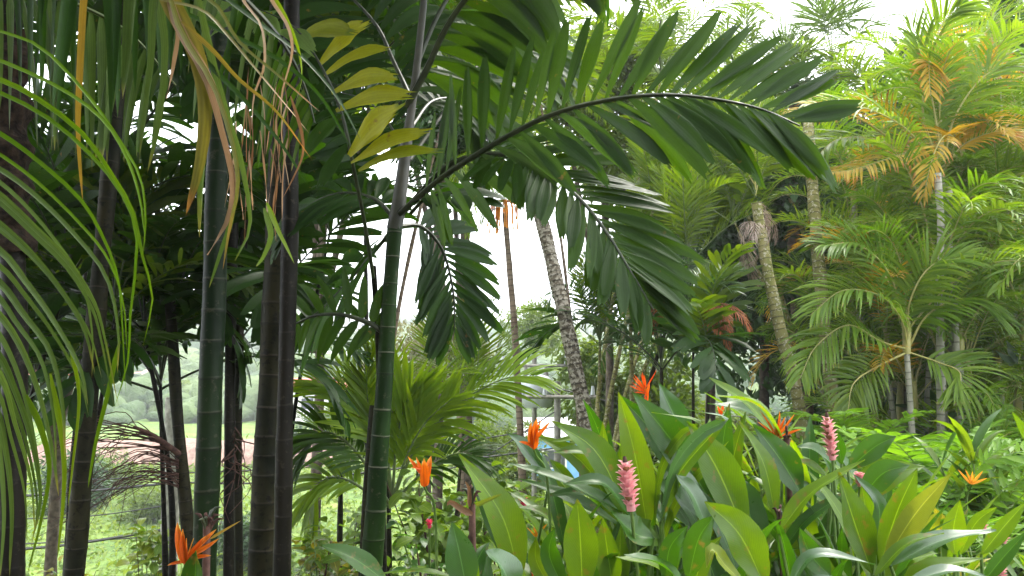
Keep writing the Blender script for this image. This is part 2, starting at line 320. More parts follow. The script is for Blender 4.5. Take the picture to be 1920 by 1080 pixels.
def tube(pts, rad, sides=6, vs=None, cap=True):
    pts = np.asarray(pts, float); n = len(pts); rad = np.broadcast_to(np.asarray(rad, float), (n,))
    T = nrm(np.gradient(pts, axis=0)); ref = np.array([0, 0, 1.0]) if abs(T[0][2]) < 0.9 else np.array([1.0, 0, 0])
    A = np.cross(T, ref); A = nrm(A)
    for i in range(1, n):
        a = A[i - 1] - T[i] * np.dot(A[i - 1], T[i]); A[i] = a / max(np.linalg.norm(a), 1e-9)
    B = np.cross(T, A); th = np.linspace(0, 2 * math.pi, sides + 1)
    V = pts[:, None] + rad[:, None, None] * (A[:, None] * np.cos(th)[None, :, None] + B[:, None] * np.sin(th)[None, :, None])
    UV = np.zeros((n, sides + 1, 2)); UV[..., 0] = np.linspace(0, 1, sides + 1)[None]
    UV[..., 1] = (np.linspace(0, 1, n) if vs is None else np.asarray(vs))[:, None]
    return V.reshape(-1, 3), grid_faces(n, sides + 1), UV.reshape(-1, 2)

def tube_obj(name, pts, rad, mat, parent, sides=8, vs=None):
    V, Fq, U = tube(pts, rad, sides, vs)
    off = np.array(parent.location) if parent is not None else np.zeros(3)
    return link(name, mesh(name, V - off, Fq, mat, U), parent)

def trunk_obj(parent, pts, r0, r1, mat, internode=0.16, flare=0.06, name='trunk', sides=18, basal=0.0):
    """ringed trunk: node rings stand proud"""
    path = spline(pts, 60); seg = np.linalg.norm(np.diff(path, axis=0), axis=1); s = np.concatenate([[0], np.cumsum(seg)]); Lh = s[-1]
    rows = []; vs = []; k = 0; h = 0.0
    rows.append(0.0); vs.append(0.0)
    while h < Lh:
        ln = internode * rng.uniform(0.65, 1.3) * (1 - 0.35 * h / Lh)
        for q in (0.04, 0.12, 0.5, 0.93): rows.append(h + ln * q); vs.append(k + q)
        h += ln; k += 1
        if h < Lh: rows.append(h); vs.append(k)
    rows = np.minimum(np.array(rows), Lh); vs = np.array(vs)
    C = np.stack([np.interp(rows, s, path[:, i]) for i in range(3)], 1)
    keep = np.concatenate([[True], np.diff(rows) > 1e-5]); C = C[keep]; rows = rows[keep]; vs = vs[keep]
    f = vs % 1.0
    rr = (r0 + (r1 - r0) * rows / Lh) * (1 + flare * np.exp(-np.minimum(f, 1 - f) / 0.06)) + basal * np.exp(-rows / 0.25)
    V, Fq, U = tube(C, rr, sides, vs)
    wig = np.array([noise.noise(Vector((float(v[0]) * 6, float(v[1]) * 6, float(v[2]) * 2.5))) for v in V])
    V = V + (nrm(V - np.repeat(C, sides + 1, 0)) * (wig * r0 * 0.16)[:, None])
    return link(name, mesh(name, V - np.array(parent.location), Fq, mat, U), parent)

# ------------------------------------------------------------------ fronds
def frond(parent, pts, n, L, Wd, up, mat, rmat, a0=70, a1=28, grav=0.6, t0=0.12, kind='lance', split=True, nseg=6, ncol=3,
          r0=0.012, lift=0.15, sides='LR', Lmin=0.45, jit=0.06, fold=0.22, jag=0.0, Lr=1.0, endL=0.45, twist=0.3, name='frond',
          label=None, wave=0.0, tipfan=True, alt=None, altp=0.0, gl=None, aL=None, pleat=0.0):
    base = np.array(parent.location)
    path = spline(pts, 40); T = nrm(np.gradient(path, axis=0)); up = unit(up)
    V, Fq, U = tube(path, np.linspace(r0, r0 * 0.22, 40), 6)
    fo = link(name, mesh(name + '_stalk', V - base, Fq, rmat, U), parent)
    if label: fo['label'] = label
    P0, D, Nn, LL, GG = [], [], [], [], []
    for sd, sg in (('L', 1), ('R', -1)):
        if sd not in sides: continue
        for k in range(n):
            t = t0 + (0.985 - t0) * (k + (0.25 if sd == 'L' else 0.5)) / n; q = (t - t0) / (1 - t0)
            x = t * 39; i = min(int(x), 38); fr = x - i
            p = path[i] * (1 - fr) + path[i + 1] * fr; tt = T[i]
            S = unit(np.cross(tt, up)) * sg; U_ = np.cross(S, tt) * sg; U_ = unit(U_)
            b0, b1 = aL if (aL and sd == 'L') else (a0, a1)
            a = R(b0 + (b1 - b0) * q + rng.normal(0, 5))
            d = tt * math.cos(a) + S * math.sin(a) + U_ * (lift + rng.normal(0, 0.06))
            env = min(1.0, Lmin + (1 - Lmin) * min(1, q / 0.22)) * (1 - (1 - endL) * max(0, (q - 0.6) / 0.4) ** 1.3)
            P0.append(p); D.append(d); Nn.append(U_ + rng.normal(0, 0.14, 3)); LL.append(L * env * (1 + rng.normal(0, jit)) * (Lr if sd == 'R' else 1))
            GG.append((grav if (gl is None or sd == 'R') else gl) * rng.uniform(0.7, 1.3))
    m = len(P0); P0, D, Nn, LL = map(np.array, (P0, D, Nn, LL)); w = Wd * (0.75 + 0.25 * LL / L) * rng.uniform(0.85, 1.12, m)
    Vv, UV = leaves(P0, D, Nn, LL, w, nseg, ncol, np.array(GG), fold, kind, rng.uniform(-twist, twist, m), wave, jag, pleat=pleat)
    gf = grid_faces(nseg + 1, ncol); uvf = UV.reshape(-1, 2)
    if split:
        for k in range(m):
            mm = alt if (alt and rng.random() < altp) else mat
            link('leaflet', mesh('leaflet', Vv[k].reshape(-1, 3) - base, gf, mm, uvf), fo)
    else:
        b = Buf(); rr = rng.random(m)
        for k in range(m): b.add(Vv[k].reshape(-1, 3), gf, uvf, np.full(len(uvf), rr[k]))
        link('leaflets', b.mesh('leaflets', mat, base), fo)
    return fo

def frond_mesh(name, Lf, n, Ll, Wd, mats, arch=1.0, a0=65, a1=25, grav=0.5, lift=0.35, kind='lance', r0=0.012, nseg=4, petiole=0.2, rise=1.1, fold=0.25, jag=0.0, endL=0.35, seed=0):
    """one stand-alone frond, base at the origin, growing along +X and arching down"""
    d = np.array([math.cos(rise), 0, math.sin(rise)]); p = np.zeros(3); path = [p]; k = 26
    side = rng.normal(0, 0.12)
    for i in range(k):
        d = unit(d + np.array([0, side / k, -arch / k * (0.4 + 1.4 * i / k)])); p = p + d * Lf / k; path.append(p)
    path = np.array(path); T = nrm(np.gradient(path, axis=0)); b = Buf()
    V, Fq, U = tube(path, np.linspace(r0, r0 * 0.2, k + 1), 5); b.add(V, Fq, U, None, 1)
    P0, D, Nn, LL, = [], [], [], []
    for sg in (1, -1):
        for q_ in range(n):
            q = (q_ + (0.3 if sg > 0 else 0.7)) / n; t = petiole + (0.99 - petiole) * q
            x = t * k; i = min(int(x), k - 1); fr = x - i; pp = path[i] * (1 - fr) + path[i + 1] * fr; tt = T[i]
            S = unit(np.cross(tt, np.array([0, 0, 1.0]))) * sg; U_ = unit(np.cross(S, tt) * sg)
            a = R(a0 + (a1 - a0) * q + rng.normal(0, 5)); dd = tt * math.cos(a) + S * math.sin(a) + U_ * (lift + rng.normal(0, 0.12))
            env = min(1.0, 0.5 + 0.5 * min(1, q / 0.25)) * (1 - (1 - endL) * max(0, (q - 0.55) / 0.45) ** 1.2)
            P0.append(pp); D.append(dd); Nn.append(U_ + rng.normal(0, 0.2, 3)); LL.append(Ll * env * rng.uniform(0.88, 1.1))
    m = len(P0); P0, D, Nn, LL = map(np.array, (P0, D, Nn, LL))
    Vv, UV = leaves(P0, D, Nn, LL, Wd * rng.uniform(0.8, 1.15, m), nseg, 3, grav * rng.uniform(0.6, 1.4, m), fold, kind, rng.uniform(-0.5, 0.5, m), 0, jag)
    gf = grid_faces(nseg + 1, 3); uvf = UV.reshape(-1, 2)
    for q_ in range(m): b.add(Vv[q_].reshape(-1, 3), gf, uvf, np.full(len(uvf), rng.random()))
    return b.mesh(name, mats)

def variants(cnt, **kw): return [frond_mesh('frond', **{**kw, 'arch': kw.get('arch', 1) * random.uniform(0.7, 1.35), 'rise': kw.get('rise', 1.1) * random.uniform(0.85, 1.1)}) for _ in range(cnt)]

FR = {}
FR['cane']  = variants(5, Lf=2.0, n=34, Ll=0.50, Wd=0.034, mats=[M['cane'], M['rachisy']], arch=2.2, a0=66, a1=25, grav=0.9, lift=0.45, rise=1.25, petiole=0.22, r0=0.013)
FR['caneg'] = variants(3, Lf=1.8, n=32, Ll=0.42, Wd=0.032, mats=[M['gold'], M['rachisy']], arch=2.3, a0=62, a1=25, grav=0.8, lift=0.45, rise=1.05, petiole=0.2, r0=0.012)
FR['canel'] = variants(3, Lf=1.7, n=30, Ll=0.46, Wd=0.036, mats=[M['lime'], M['rachisy']], arch=2.3, a0=64, a1=25, grav=0.9, lift=0.4, rise=1.2, petiole=0.22, r0=0.012)
FR['young'] = variants(4, Lf=1.6, n=30, Ll=0.46, Wd=0.036, mats=[M['young'], M['rachis']], arch=1.8, a0=60, a1=22, grav=0.45, lift=0.35, rise=1.3, petiole=0.2)
FR['bluish']= variants(4, Lf=1.8, n=32, Ll=0.50, Wd=0.034, mats=[M['bluish'], M['rachis']], arch=2.1, a0=65, a1=25, grav=0.8, lift=0.3, rise=1.15, petiole=0.2)
FR['coco']  = variants(5, Lf=3.0, n=46, Ll=0.72, Wd=0.045, mats=[M['young'], M['rachis']], arch=1.9, a0=70, a1=25, grav=0.9, lift=0.2, rise=1.0, petiole=0.14, r0=0.022)
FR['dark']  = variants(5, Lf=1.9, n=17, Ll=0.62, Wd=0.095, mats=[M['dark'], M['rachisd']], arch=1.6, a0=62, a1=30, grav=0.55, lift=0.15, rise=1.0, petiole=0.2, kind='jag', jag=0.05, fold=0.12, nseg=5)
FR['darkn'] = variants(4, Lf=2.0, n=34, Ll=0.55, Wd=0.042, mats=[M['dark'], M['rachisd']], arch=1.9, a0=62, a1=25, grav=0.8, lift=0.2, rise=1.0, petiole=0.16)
FR['main']  = variants(5, Lf=2.0, n=20, Ll=0.60, Wd=0.085, mats=[M['mainb'], M['rachis']], arch=1.8, a0=62, a1=30, grav=0.55, lift=0.15, rise=1.1, petiole=0.18, kind='jag', jag=0.05, fold=0.14, nseg=5)
FR['red']   = variants(2, Lf=1.3, n=26, Ll=0.30, Wd=0.03, mats=[M['red'], M['twig']], arch=2.6, a0=60, a1=25, grav=1.2, lift=0.0, rise=0.5, petiole=0.15)
FR['ash']   = variants(3, Lf=1.1, n=26, Ll=0.38, Wd=0.018, mats=[M['ash'], M['twig']], arch=4.5, a0=55, a1=25, grav=2.2, lift=0.0, rise=0.6, petiole=0.1)
FR['fern']  = variants(5, Lf=0.85, n=26, Ll=0.19, Wd=0.036, mats=[M['fern'], M['stem']], arch=1.6, a0=80, a1=60, grav=0.25, lift=0.05, rise=1.05, petiole=0.15, r0=0.005, nseg=3, endL=0.15, kind='strap')
FR['fan']   = variants(4, Lf=1.1, n=13, Ll=0.80, Wd=0.040, mats=[M['grey'], M['rachis']], arch=0.6, a0=75, a1=8, grav=0.9, lift=0.1, rise=0.8, petiole=0.55, endL=0.9)

def place_frond(parent, me, loc, az, tilt=0.0, s=1.0, roll=0.0):
    o = link('frond', me, parent); o.location = tuple(float(v) for v in (np.asarray(loc) - np.array(parent.location)))
    o.rotation_mode = 'XYZ'; o.rotation_euler = (roll, -tilt, az); o.scale = (s, s, s)
    return o
def crown(parent, top, kinds, n, s=1.0, tilt=(-0.7, 0.5), az0=None, spread=None, rise=0.15):
    """fronds spiralling round the bud; older ones lower"""
    a = random.uniform(0, 6.28)
    for i in range(n):
        q = i / max(1, n - 1); k = random.choice(kinds); me = random.choice(FR[k])
        az = a + i * 2.399 + random.uniform(-0.25, 0.25)
        if spread is not None: az = az0 + (((az % 6.283) / 6.283) - 0.5) * spread
        place_frond(parent, me, np.asarray(top) + np.array([0, 0, rise * q]), az, tilt[0] + (tilt[1] - tilt[0]) * q + random.uniform(-0.12, 0.12), s * random.uniform(0.85, 1.12), random.uniform(-0.3, 0.3))

def hgt(x, y):
    """ground height: a terrace round the camera, a bank down to the valley, hills beyond"""
    e = 3.6 + 12.4 * min(1, max(0, (x - 0.8) / 4.0)) + 0.25 * max(0, x - 5)
    e2 = 13.0 + 2 * min(1, max(0, x / 4))
    q = min(1, max(0, (y - e) / e2)); q = q * q * (3 - 2 * q)
    z = -6.4 * q
    if y > 30:
        dpt = y
        px = 960 + x / y * F
        ridge = 38 * math.exp(-((px + 150) / 470.0) ** 2) + 7 + 5 * math.exp(-((px - 700) / 260) ** 2) + 5 * math.exp(-((px - 1500) / 300) ** 2)
        h = min(1, max(0, (y - 75) / 330.0)); h = h * h * (3 - 2 * h)
        z += (ridge + 6) * h * (1 + 0.22 * noise.noise(Vector((x / 60, y / 60, 0))))
        if y > 60: z += 2.5 * noise.noise(Vector((x / 25, y / 25, 3))) * min(1, (y - 60) / 60)
    z += 0.10 * noise.noise(Vector((x * 0.8, y * 0.8, 1))) * min(1, max(0, (y - 3) / 4))
    return z
def ground_at(x, y): return hgt(float(x), float(y))
# ------------------------------------------------------------------ ground
def ground_mat():
    m, n, out = nodes('ground_green'); L = n.links.new
    geo = N(n, 'ShaderNodeNewGeometry'); sp = N(n, 'ShaderNodeSeparateXYZ'); L(geo.outputs['Position'], sp.inputs[0])
    n1 = N(n, 'ShaderNodeTexNoise', Scale=0.35, Detail=8.0, Roughness=0.65); L(geo.outputs['Position'], n1.inputs['Vector'])
    n2 = N(n, 'ShaderNodeTexNoise', Scale=9.0, Detail=6.0); L(geo.outputs['Position'], n2.inputs['Vector'])
    r = N(n, 'ShaderNodeValToRGB'); e = r.color_ramp.elements
    e[0].position = 0.36; e[0].color = (0.05, 0.10, 0.02, 1); e[1].position = 0.62; e[1].color = (0.17, 0.24, 0.04, 1)
    x = e.new(0.72); x.color = (0.26, 0.27, 0.07, 1); L(n1.outputs['Fac'], r.inputs[0])
    soil = mixc(n, n2.outputs['Fac'], (0.02, 0.015, 0.01), (0.09, 0.06, 0.04))
    g = mixc(n, math_(n, 'MULTIPLY', n2.outputs['Fac'], 0.6), r.outputs[0], (0.04, 0.08, 0.015))
    # bare soil on the terrace by the camera, green on the bank and valley
    k = math_(n, 'MINIMUM', math_(n, 'MAXIMUM', math_(n, 'MULTIPLY_ADD', sp.outputs[2], -1.2, 0.2), 0.0), 1.0)
    c = mixc(n, k, soil, g)
    bm = N(n, 'ShaderNodeBump', Strength=0.8, Distance=0.08); L(n2.outputs['Fac'], bm.inputs['Height'])
    pr = N(n, 'ShaderNodeBsdfPrincipled', Roughness=0.9); L(c, pr.inputs['Base Color']); L(bm.outputs[0], pr.inputs['Normal'])
    pr.inputs['Specular IOR Level'].default_value = 0.2
    L(pr.outputs[0], out.inputs[0]); return m
def build_ground():
    ys = np.concatenate([np.linspace(-12, 40, 90), 40 * np.power(900 / 40, np.linspace(0.02, 1, 90))])
    us = np.sign(np.linspace(-1, 1, 141)) * np.abs(np.linspace(-1, 1, 141)) ** 1.5
    V = []
    for y in ys:
        hw = 25 + max(0, y) * 1.15
        for u in us: V.append((u * hw, y, hgt(u * hw, y)))
    o = link('ground', mesh('ground', V, grid_faces(len(ys), len(us)), ground_mat())); tag(o, kind='structure')
build_ground()

def icos():
    import bmesh
    bm = bmesh.new(); bmesh.ops.create_icosphere(bm, subdivisions=2, radius=1)
    V = np.array([v.co[:] for v in bm.verts]); Fq = np.array([[v.index for v in f.verts] for f in bm.faces]); bm.free(); return V, Fq
def build_wood():
    """the tree cover of the far hills"""
    iv, jf = icos(); Vs, Fs, Rs = [], [], []; k = 0
    m, n, out = nodes('wood_green'); L = n.links.new
    at = N(n, 'ShaderNodeAttribute'); at.attribute_name = 'rnd'
    geo = N(n, 'ShaderNodeNewGeometry'); no = N(n, 'ShaderNodeTexNoise', Scale=0.9, Detail=6.0); L(geo.outputs['Position'], no.inputs['Vector'])
    c = mixc(n, at.outputs['Fac'], (0.035, 0.075, 0.02), (0.13, 0.19, 0.045)); c = mixc(n, math_(n, 'MULTIPLY', no.outputs['Fac'], 0.9), c, (0.02, 0.04, 0.012))
    bm = N(n, 'ShaderNodeBump', Strength=1.0, Distance=0.8); L(no.outputs['Fac'], bm.inputs['Height'])
    pr = N(n, 'ShaderNodeBsdfPrincipled', Roughness=0.95); L(c, pr.inputs['Base Color']); L(bm.outputs[0], pr.inputs['Normal']); L(pr.outputs[0], out.inputs[0])
    for _ in range(5200):
        y = 85 * (470 / 85) ** rng.random() ** 0.8; x = rng.uniform(-0.75, 0.5) * y
        if noise.noise(Vector((x / 18, y / 18, 9))) < -0.28: continue
        z = hgt(x, y); s = rng.uniform(1.5, 4.2) * (0.6 + y / 400)
        d = 1 + 0.35 * np.sin(iv * rng.uniform(2, 5, 3) + rng.uniform(0, 6, 3)).sum(1) / 1.7
        V = iv * d[:, None] * np.array([s, s, s * rng.uniform(0.6, 1.0)]) + (x, y, z + s * 0.35)
        Vs.append(V); Fs.append(jf + k); Rs.append(np.full(len(V), rng.random())); k += len(V)
    o = link('hillside_wood', mesh('hillside_wood', np.concatenate(Vs), np.concatenate(Fs), m, np.zeros((k, 2)), np.concatenate(Rs), smooth=False))
    tag(o, 'hazy green tree cover on the far hillside', 'woodland', kind='stuff')
build_wood()

def scatter(name, mat, n, fx, size, label, cat, hfn=None):
    """uncountable ground cover: upright leaf blades in one mesh"""
    Ps, Ds, Ns = [], [], []
    for _ in range(n):
        x, y, z = fx()
        Ps.append((x, y, z)); a = rng.uniform(0, 6.28); e = rng.uniform(0.2, 1.3)
        Ds.append((math.cos(a) * math.cos(e), math.sin(a) * math.cos(e), math.sin(e))); Ns.append((rng.normal(0, .4), rng.normal(0, .4), 1))
    Ps, Ds, Ns = map(np.array, (Ps, Ds, Ns)); far = np.maximum(1, Ps[:, 1] / 14)
    V, UV = leaves(Ps, Ds, Ns, size * rng.uniform(0.5, 1.3, n) * far, size * 0.35 * rng.uniform(0.6, 1.3, n) * far, 2, 3, 1.0, 0.3, 'leaf')
    gf = grid_faces(3, 3); m = n
    Fq = (gf[None] + (np.arange(m) * 9)[:, None, None]).reshape(-1, 4)
    o = link(name, mesh(name, V.reshape(-1, 3), Fq, mat, np.tile(UV.reshape(-1, 2), (m, 1)), np.repeat(rng.random(m), 9)))
    tag(o, label, cat, kind='stuff'); return o
def valley_pt():
    y = 7.5 * (70 / 7.5) ** rng.random(); x = rng.uniform(-0.72, 0.75) * y
    return x, y, hgt(x, y) - 0.03
M['vine'] = leaf_mat('valley_green', (0.045, 0.11, 0.012), (0.24, 0.30, 0.04), 0.4, 0.5, tcol=(1.6, 1.6, 0.6), vein='mid')
scatter('ground_vines', M['vine'], 60000, valley_pt, 0.17, 'sunlit yellow green vines and weeds covering the valley slope', 'undergrowth')
def bed_pt():
    y = rng.uniform(2.0, 15.0); x = rng.uniform(-0.25, 0.8) * y
    return x, y, hgt(x, y)
scatter('undergrowth', M['shrub'], 9000, bed_pt, 0.26, 'low green undergrowth between the ginger plants', 'undergrowth')
def litter_pt():
    y = rng.uniform(1.0, 7.0); x = rng.uniform(-0.9, 0.9) * y; return x, y, hgt(x, y) + 0.01
scatter('leaf_litter', M['brown'], 2500, litter_pt, 0.12, 'dry brown leaf litter on the dark soil', 'leaf litter')

# ------------------------------------------------------------------ far things: houses, poles, cables
M['pinkroof'] = plain_mat('roof_pink_sheet', (0.26, 0.14, 0.12), (0.34, 0.21, 0.18), 0.6, 1.5, 0.2)
M['redroof']  = plain_mat('roof_red_sheet', (0.42, 0.07, 0.06), (0.52, 0.13, 0.10), 0.6, 2, 0.2)
M['greyroof'] = plain_mat('roof_grey_sheet', (0.30, 0.30, 0.30), (0.42, 0.42, 0.41), 0.6, 2, 0.2)
M['wallw'] = plain_mat('wall_white_render', (0.55, 0.53, 0.48), (0.68, 0.66, 0.60), 0.8, 2, 0.2)
M['wallb'] = plain_mat('wall_blue_render', (0.12, 0.30, 0.50), (0.16, 0.36, 0.58), 0.8, 2, 0.2)
M['pane'] = plain_mat('window_dark_glass', (0.02, 0.025, 0.03), (0.04, 0.045, 0.05), 0.12, 2, 0.0, 0.6)
M['concrete'] = plain_mat('pole_concrete', (0.13, 0.12, 0.105), (0.26, 0.25, 0.22), 0.85, 8, 0.4)
M['greymetal'] = plain_mat('painted_grey_metal', (0.36, 0.38, 0.40), (0.46, 0.48, 0.50), 0.4, 5, 0.1, 0.5)
M['cable'] = plain_mat('cable_black', (0.02, 0.02, 0.02), (0.05, 0.05, 0.05), 0.6, 5, 0.1)
M['earth'] = plain_mat('bank_pink_earth', (0.16, 0.10, 0.08), (0.28, 0.19, 0.15), 0.95, 3, 0.8, 0.1, 0.1)

def boxm(name, size, mat, parent, loc, bev=0.0, rot=None):
    import bmesh
    bm = bmesh.new(); bmesh.ops.create_cube(bm, size=1.0); bmesh.ops.scale(bm, vec=size, verts=bm.verts)
    if bev: bmesh.ops.bevel(bm, geom=bm.edges[:], offset=bev, segments=2, affect='EDGES')
    me = bpy.data.meshes.new(name); bm.to_mesh(me); bm.free(); me.materials.append(mat)
    o = link(name, me, parent, loc)
    if rot: o.rotation_euler = rot
    return o
def house(x, y, w, dp, h, wall, roof, label, rz=0.0, nwin=3, floors=1):
    z = hgt(x, y); t = thing('house', (x, y, z), label, 'house', 'houses seen beyond the palms'); t.rotation_euler = (0, 0, rz)
    boxm('wall', (w, dp, h), wall, t, (0, 0, h / 2 - 0.5))
    rh = h * 0.28; ov = 0.35
    V = [(-w/2-ov, -dp/2-ov, h-.5), (w/2+ov, -dp/2-ov, h-.5), (w/2+ov, dp/2+ov, h-.5), (-w/2-ov, dp/2+ov, h-.5), (-w/2-ov, 0, h-.5+rh), (w/2+ov, 0, h-.5+rh),
         (-w/2-ov, -dp/2-ov, h-.62), (w/2+ov, -dp/2-ov, h-.62), (w/2+ov, dp/2+ov, h-.62), (-w/2-ov, dp/2+ov, h-.62)]
    Fc = [(0,1,5,4), (2,3,4,5), (1,2,5), (3,0,4), (6,7,1,0), (7,8,2,1), (8,9,3,2), (9,6,0,3), (9,8,7,6)]
    link('roof', mesh('roof', V, Fc, roof, smooth=False), t)
    for f in range(floors):
        for k in range(nwin):
            wx = -w/2 + w * (k + 0.5) / nwin; wz = (h - 0.5) * (f + 0.55) / floors
            fr = boxm('window', (w / nwin * 0.5, 0.08, h / floors * 0.36), M['wallw'], t, (wx, -dp/2 - 0.045, wz))
            boxm('pane', (w / nwin * 0.42, 0.04, h / floors * 0.30), M['pane'], fr, (0, -0.045, 0))
def hp(px, d): return (px - 960) / F * d
house(hp(612, 95), 95, 13, 8, 4.2, M['wallw'], M['redroof'], 'long white house with a bright red roof between the thick trunks and the young palm', 0.15, 4)
house(hp(590, 210), 210, 12, 9, 5, M['wallw'], M['greyroof'], 'small white house high on the hazy hillside left of the ringed green trunk', 0.2, 3)
house(hp(668, 260), 260, 14, 9, 6, M['wallw'], M['greyroof'], 'tiny pale house near the hill crest left of the ringed green trunk', -0.2, 3, 2)
house(hp(640, 150), 150, 9, 7, 4, M['wallw'], M['greyroof'], 'white house with grey roof at the foot of the hillside', 0.3, 3)
house(hp(262, 120), 120, 9, 7, 3.2, M['wallw'], M['pinkroof'], 'small white house with a dusty pink roof across the valley behind the left trunks', 0.25, 2)
house(hp(80, 110), 110, 12, 8, 4.5, M['wallw'], M['redroof'], 'white house with a red roof glimpsed beside the leftmost trunk', -0.1, 3)
house(hp(1070, 50), 50, 6, 5, 3.4, M['wallb'], M['greyroof'], 'small blue house behind the pale concrete pole', 0.1, 2)
house(hp(1480, 180), 180, 14, 8, 5, M['wallw'], M['greyroof'], 'pale house on the hill seen left of the mossy trunk', 0.0, 4)

def wall_bank():
    pts = []; V = []
    for i in range(40):
        x = hp(60, 55) + i * 0.55; y = 56 + 0.8 * math.sin(i * 0.5)
        z = hgt(x, y); V += [(x, y - 1.4, z - 0.3), (x, y - 0.3, z + 1.2 + 0.3 * math.sin(i * 0.9)), (x, y + 3.5, z + 1.4)]
    o = link('earth_bank', mesh('earth_bank', V, grid_faces(40, 3), M['earth'], smooth=True)); tag(o, 'bare pinkish earth bank across the far side of the lawn', 'bank', kind='structure')
wall_bank()

def pole(px, d, toppx, r, mat, label, arm=False, cap=None):
    b = P(px, 800, d); z0 = hgt(b[0], d); top = P(px + (2 if r < .1 else 0), toppx, d)
    t = thing('utility_pole', (b[0], d, z0), label, 'utility pole')
    tube_obj('post', [(b[0], d, z0 - 0.3), (top[0], d, top[2])], [r * 1.2, r], mat, t, 12)
    if arm:
        tube_obj('cross_arm', [(top[0] - 0.9, d - 0.16, top[2] - 0.35), (top[0] + 0.9, d - 0.16, top[2] - 0.35)], 0.05, M['concrete'], t, 6)
        for sx in (-0.8, -0.3, 0.8): tube_obj('insulator', [(top[0] + sx, d - 0.16, top[2] - 0.3), (top[0] + sx, d - 0.16, top[2] - 0.1)], [0.05, 0.03], M['greymetal'], t, 8)
    return t, top
t, top = pole(1043, 18, 715, 0.075, M['concrete'], 'pale concrete utility pole behind the patchy leaning palm trunk', True)
pole(326, 15, 745, 0.15, M['concrete'], 'weathered grey utility pole behind the first green ringed trunk')
# grey transformer can on its own pole
t, top = pole(1000, 20, 660, 0.06, M['concrete'], 'thin utility pole carrying a rounded grey transformer', True)
c = P(1005, 732, 19.5)
V, Fq, U = tube([c + (0, 0, -0.42), c + (0, 0, -0.40), c + (0, 0, 0.25), c + (0, 0, 0.36), c + (0, 0, 0.42)], [0.01, 0.42, 0.41, 0.30, 0.01], 20)
link('transformer', mesh('transformer', V - np.array(t.location), Fq, M['greymetal'], U), t)
for sx in (-0.25, 0.25): tube_obj('bushing', [c + (sx, 0, 0.35), c + (sx, 0, 0.6)], [0.07, 0.04], M['concrete'], t, 8)
def cable(pts, label, r=0.022):
    Pp = [P(*p) for p in pts]; V, Fq, U = tube(spline(Pp, 24), r, 5)
    tag(link('overhead_cable', mesh('overhead_cable', V, Fq, M['cable'], U)), label, 'cable', 'black overhead cables')
cable([(-60, 1036, 15), (120, 1022, 15), (326, 990, 15)], 'thick black cable, lowest across the lawn at lower left', 0.028)
cable([(-60, 1024, 15.1), (120, 1016, 15.1), (326, 1004, 15.0)], 'thin black cable just above the lowest one over the lawn', 0.014)
cable([(-60, 975, 15), (160, 968, 15), (326, 946, 15)], 'thin cable in the middle of the bright lawn at lower left', 0.012)
cable([(-60, 936, 15), (150, 922, 15), (326, 905, 15)], 'thick black cable crossing the upper part of the lawn', 0.026)
cable([(-60, 912, 15), (150, 902, 15), (326, 888, 15)], 'thin cable over the top edge of the lawn', 0.012)
cable([(326, 905, 15), (560, 900, 16), (1043, 840, 18)], 'cable running behind the thick trunks to the concrete pole', 0.02)
cable([(326, 888, 15), (600, 870, 16), (1043, 800, 18)], 'upper cable running behind the thick trunks to the concrete pole', 0.016)
cable([(780, 890, 17), (900, 860, 17.5), (1043, 770, 18)], 'cable rising to the concrete pole from behind the young palm', 0.016)
cable([(1043, 728, 18), (1250, 770, 20), (1700, 800, 22)], 'cable running right from the concrete pole into the foliage', 0.016)

# ------------------------------------------------------------------ trees and shrubs of small leaves
def leaf_cloud_mesh(name, mat, n, rad, size, seed, kind='leaf', hollow=0.55, blobs=9):
    """a crown mass: twigs of leaves on several overlapping lobes, with gaps"""
    g = np.random.default_rng(seed)
    cb = g.normal(0, 0.42, (blobs, 3)); cr = g.uniform(0.35, 0.6, blobs)
    b = g.integers(0, blobs, n); u = nrm(g.normal(0, 1, (n, 3))); r = cr[b] * (hollow + (1 - hollow) * g.random(n) ** 0.5)
    p = (cb[b] + u * r[:, None])
    p = p + 0.05 * np.sin(p * 17); p = p * np.asarray(rad)
    d = nrm(u + g.normal(0, 0.55, (n, 3)) + np.array([0, 0, -0.15])); nn = nrm(u * 0.4 + g.normal(0, 0.4, (n, 3)) + np.array([0, 0, 0.9]))
    V, UV = leaves(p, d, nn, size * g.uniform(0.6, 1.3, n), size * 0.42 * g.uniform(0.7, 1.3, n), 2, 3, 0.5, 0.25, 'leaf')
    gf = grid_faces(3, 3); Fq = (gf[None] + (np.arange(n) * 9)[:, None, None]).reshape(-1, 4)
    rv = np.repeat((b * 0.37 + g.random(n) * 0.35) % 1.0, 9)
    return mesh(name, V.reshape(-1, 3), Fq, mat, np.tile(UV.reshape(-1, 2), (n, 1)), rv)
TREE = {}
for key, mat, n, sz in (('dark', 'tree', 2700, 0.24), ('light', 'tree2', 3200, 0.22), ('grey', 'treeg', 3000, 0.16)):
    TREE[key] = [leaf_cloud_mesh('crown', M[mat], n, (1.5, 1.5, 1.2), sz, 50 + i + len(key) * 7) for i in range(3)]
